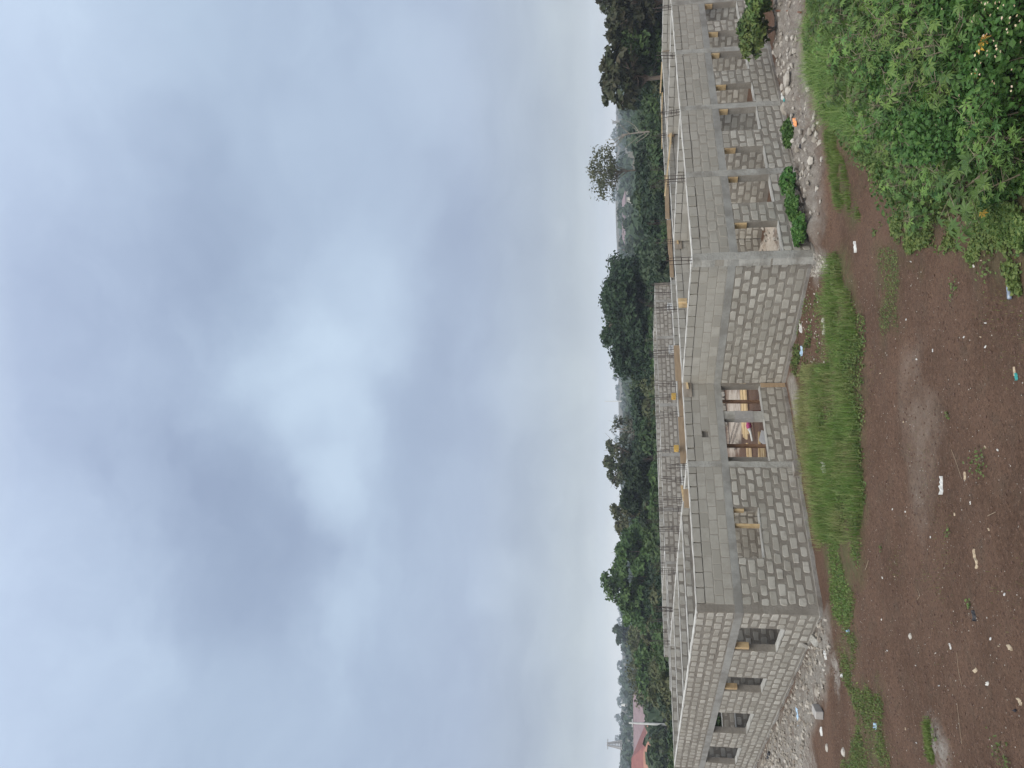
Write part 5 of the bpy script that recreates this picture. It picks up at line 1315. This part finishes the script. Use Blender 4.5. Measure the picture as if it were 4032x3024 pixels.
for k in range(5):
    g = np.random.default_rng(k); mb = MB()
    for q in range(11):
        a = q*2.4; r = .006+.016*math.sqrt(q/11); c = np.array((math.cos(a)*r, math.sin(a)*r, .012*(1-q/11)))
        V = [c+np.array((math.cos(t)*.0075, math.sin(t)*.0075, .002)) for t in (0, 1.57, 3.14, 4.71)]+[c-(0, 0, .010)]; mb.add(V, [(0, 1, 2, 3), (0, 4, 1), (1, 4, 2), (2, 4, 3), (3, 4, 0)], g.uniform(0, 1) if q > 5 else 0)
    FL.append(mb.mesh("flower", [M['flower']]))
# positions read off the photograph: (x, y)
FP = [(3920, 12), (3936, 8), (3952, 20), (3880, 15), (3890, 10), (3900, 60), (3877, 37), (3995, 22), (3930, 32), (3946, 70), (3978, 70), (4005, 62), (3835, 62), (3828, 85), (3710, 35), (3965, 115), (3968, 128), (4016, 82), (4020, 165), (3886, 133), (3913, 160),
      (3923, 180), (3925, 193), (3888, 200), (3888, 217), (3940, 203), (3920, 222), (3855, 200), (3840, 218), (3645, 145), (3862, 248), (3753, 258), (3845, 274), (3826, 290), (3858, 293), (3743, 308), (3984, 274), (3908, 320), (3916, 328), (3586, 341), (3640, 352), (3652, 360),
      (3762, 352), (3768, 367), (3777, 376), (3690, 405), (3706, 405), (3720, 400), (3608, 455), (3608, 466), (3702, 464), (3687, 491), (3985, 340), (3982, 358), (3873, 140), (3946, 75), (3975, 90), (3865, 10), (4000, 100)]
for k, (px, py) in enumerate(FP):
    z = 1.15 if px > 3800 else (.95 if px > 3660 else .8); p = G(px, py, z)-np.array(lan.location)
    o = link("flower", FL[k % 5], lan, tuple(p)); s = rng.uniform(.38, .62); o.scale = (s, s, s); o.rotation_euler = (-.35, .2, k)
# the tangle of small weeds and grass filling the right corner
def weeds(name, n, poly, size, mat, hmax, tone=.3, seed=5):
    f = sampler(poly, .12); P = f(n); hh = hmax*np.clip(.45+1.3*(fbm(P[:, 0]*.9, P[:, 1]*.9, seed)+.3), .15, 1.3); z = zground(P[:, 0], P[:, 1])+hh*rng.random(n)**.6
    V, F = quads(np.c_[P, z], rng.normal(size=(n, 3))*.6+np.array([0, 0, 1.]), size, 1.6); T = np.repeat(np.clip(rng.normal(tone, .25, n), 0, 1), 4)
    tag(link(name, npmesh(name, V, F, [M[mat]], T)), kind='stuff')
INNER = gp((3215, -200), (3240, 240), (3250, 330), (3320, 500), (3430, 600), (3500, 690), (3570, 800), (3660, 860), (3800, 830), (3900, 640), (4060, 620), (4200, 500), (4400, -200))
weeds("weed_tangle", 34000, INNER, .045, 'weed', .34, .4)
weeds("weed_tangle", 16000, INNER, .06, 'darkweed', .42, .2, 8)
weeds("leaf_litter", 9000, INNER, .05, 'olive', .10, .5, 9)
HIGHG = gp((3225, 100), (3245, 330), (3330, 480), (3480, 520), (3560, 560), (3600, 480), (3480, 330), (3400, 200), (3330, 50))
tag(blades("tall_grass", 26000, sampler(HIGHG, .12), .25, .75, .009, 'grass', tone=(0, .45), lean=.6), kind='stuff')
tag(blades("tall_grass", 9000, sampler(INNER, .12), .2, .6, .009, 'grass', tone=(0, .45), lean=.6), kind='stuff')
NEARV = gp((3850, 880), (3960, 960), (4060, 1080), (4150, 1000), (4150, 500), (3950, 640), (3890, 760))
weeds("creeper", 9000, gp((3850, 830), (3900, 880), (3990, 960), (4060, 1020), (4100, 900), (3960, 780), (3900, 720)), .055, 'weed', .10, .35, 11)
weeds("weed_tangle", 5000, gp((3860, 640), (4060, 540), (4120, 760), (3960, 800)), .055, 'darkweed', .35, .3, 21)
# bag caught in the plants
p = G(3685, 650, .55); bag = empty("plastic_bag", tuple(p)); tag(bag, "crumpled translucent white plastic bag caught among the leaves", "plastic bag")
g = np.random.default_rng(5); n, k_ = 9, 8; V = []
for i in range(n):
    t = i/(n-1); r = .09*math.sin(math.pi*min(.97, t*.8+.14))
    for j in range(k_): a = j/k_*6.283; rr = r*g.uniform(.7, 1.25); c = RT*(t-.5)*-.32; V.append(c+np.array([math.cos(a)*rr, math.sin(a)*rr*.8, 0])*.9+np.array([0, 0, math.sin(a)*rr*.7+g.uniform(-.01, .01)]))
F = [(i*k_+j, i*k_+(j+1) % k_, (i+1)*k_+(j+1) % k_, (i+1)*k_+j) for i in range(n-1) for j in range(k_)]+[tuple(range(k_))[::-1], tuple((n-1)*k_+j for j in range(k_))]
link("bag_body", npmesh("bag_body", np.array(V), F, [M['white']], np.full(len(V), .3)), bag)
mb = MB(); mb.box((-.02, -.05, .05), (.02, -.02, .09), jit=.008); mb.build("dark_print", M['blackp'], bag)

# ------------------------------------------------------------------ haze
hz = MB(); hz.box((-1600, -1600, -2), (1600, 1600, 70)); ho = hz.build("haze", [], None) if False else None
me = bpy.data.meshes.new("haze"); s_ = 1600
me.from_pydata([(x, y, z) for z in (-2, 75) for x, y in ((-s_, -s_), (s_, -s_), (s_, s_), (-s_, s_))], [], [(3, 2, 1, 0), (4, 5, 6, 7), (0, 1, 5, 4), (1, 2, 6, 5), (2, 3, 7, 6), (3, 0, 4, 7)])
hm = bpy.data.materials.new("haze"); hm.use_nodes = True; nt = hm.node_tree; nt.nodes.clear()
out = nt.nodes.new("ShaderNodeOutputMaterial"); pv = nt.nodes.new("ShaderNodeVolumePrincipled"); pv.inputs['Color'].default_value = (.80, .88, 1, 1); pv.inputs['Density'].default_value = .00065
nt.links.new(pv.outputs[0], out.inputs['Volume']); me.materials.append(hm)
tag(link("haze", me), kind='stuff')
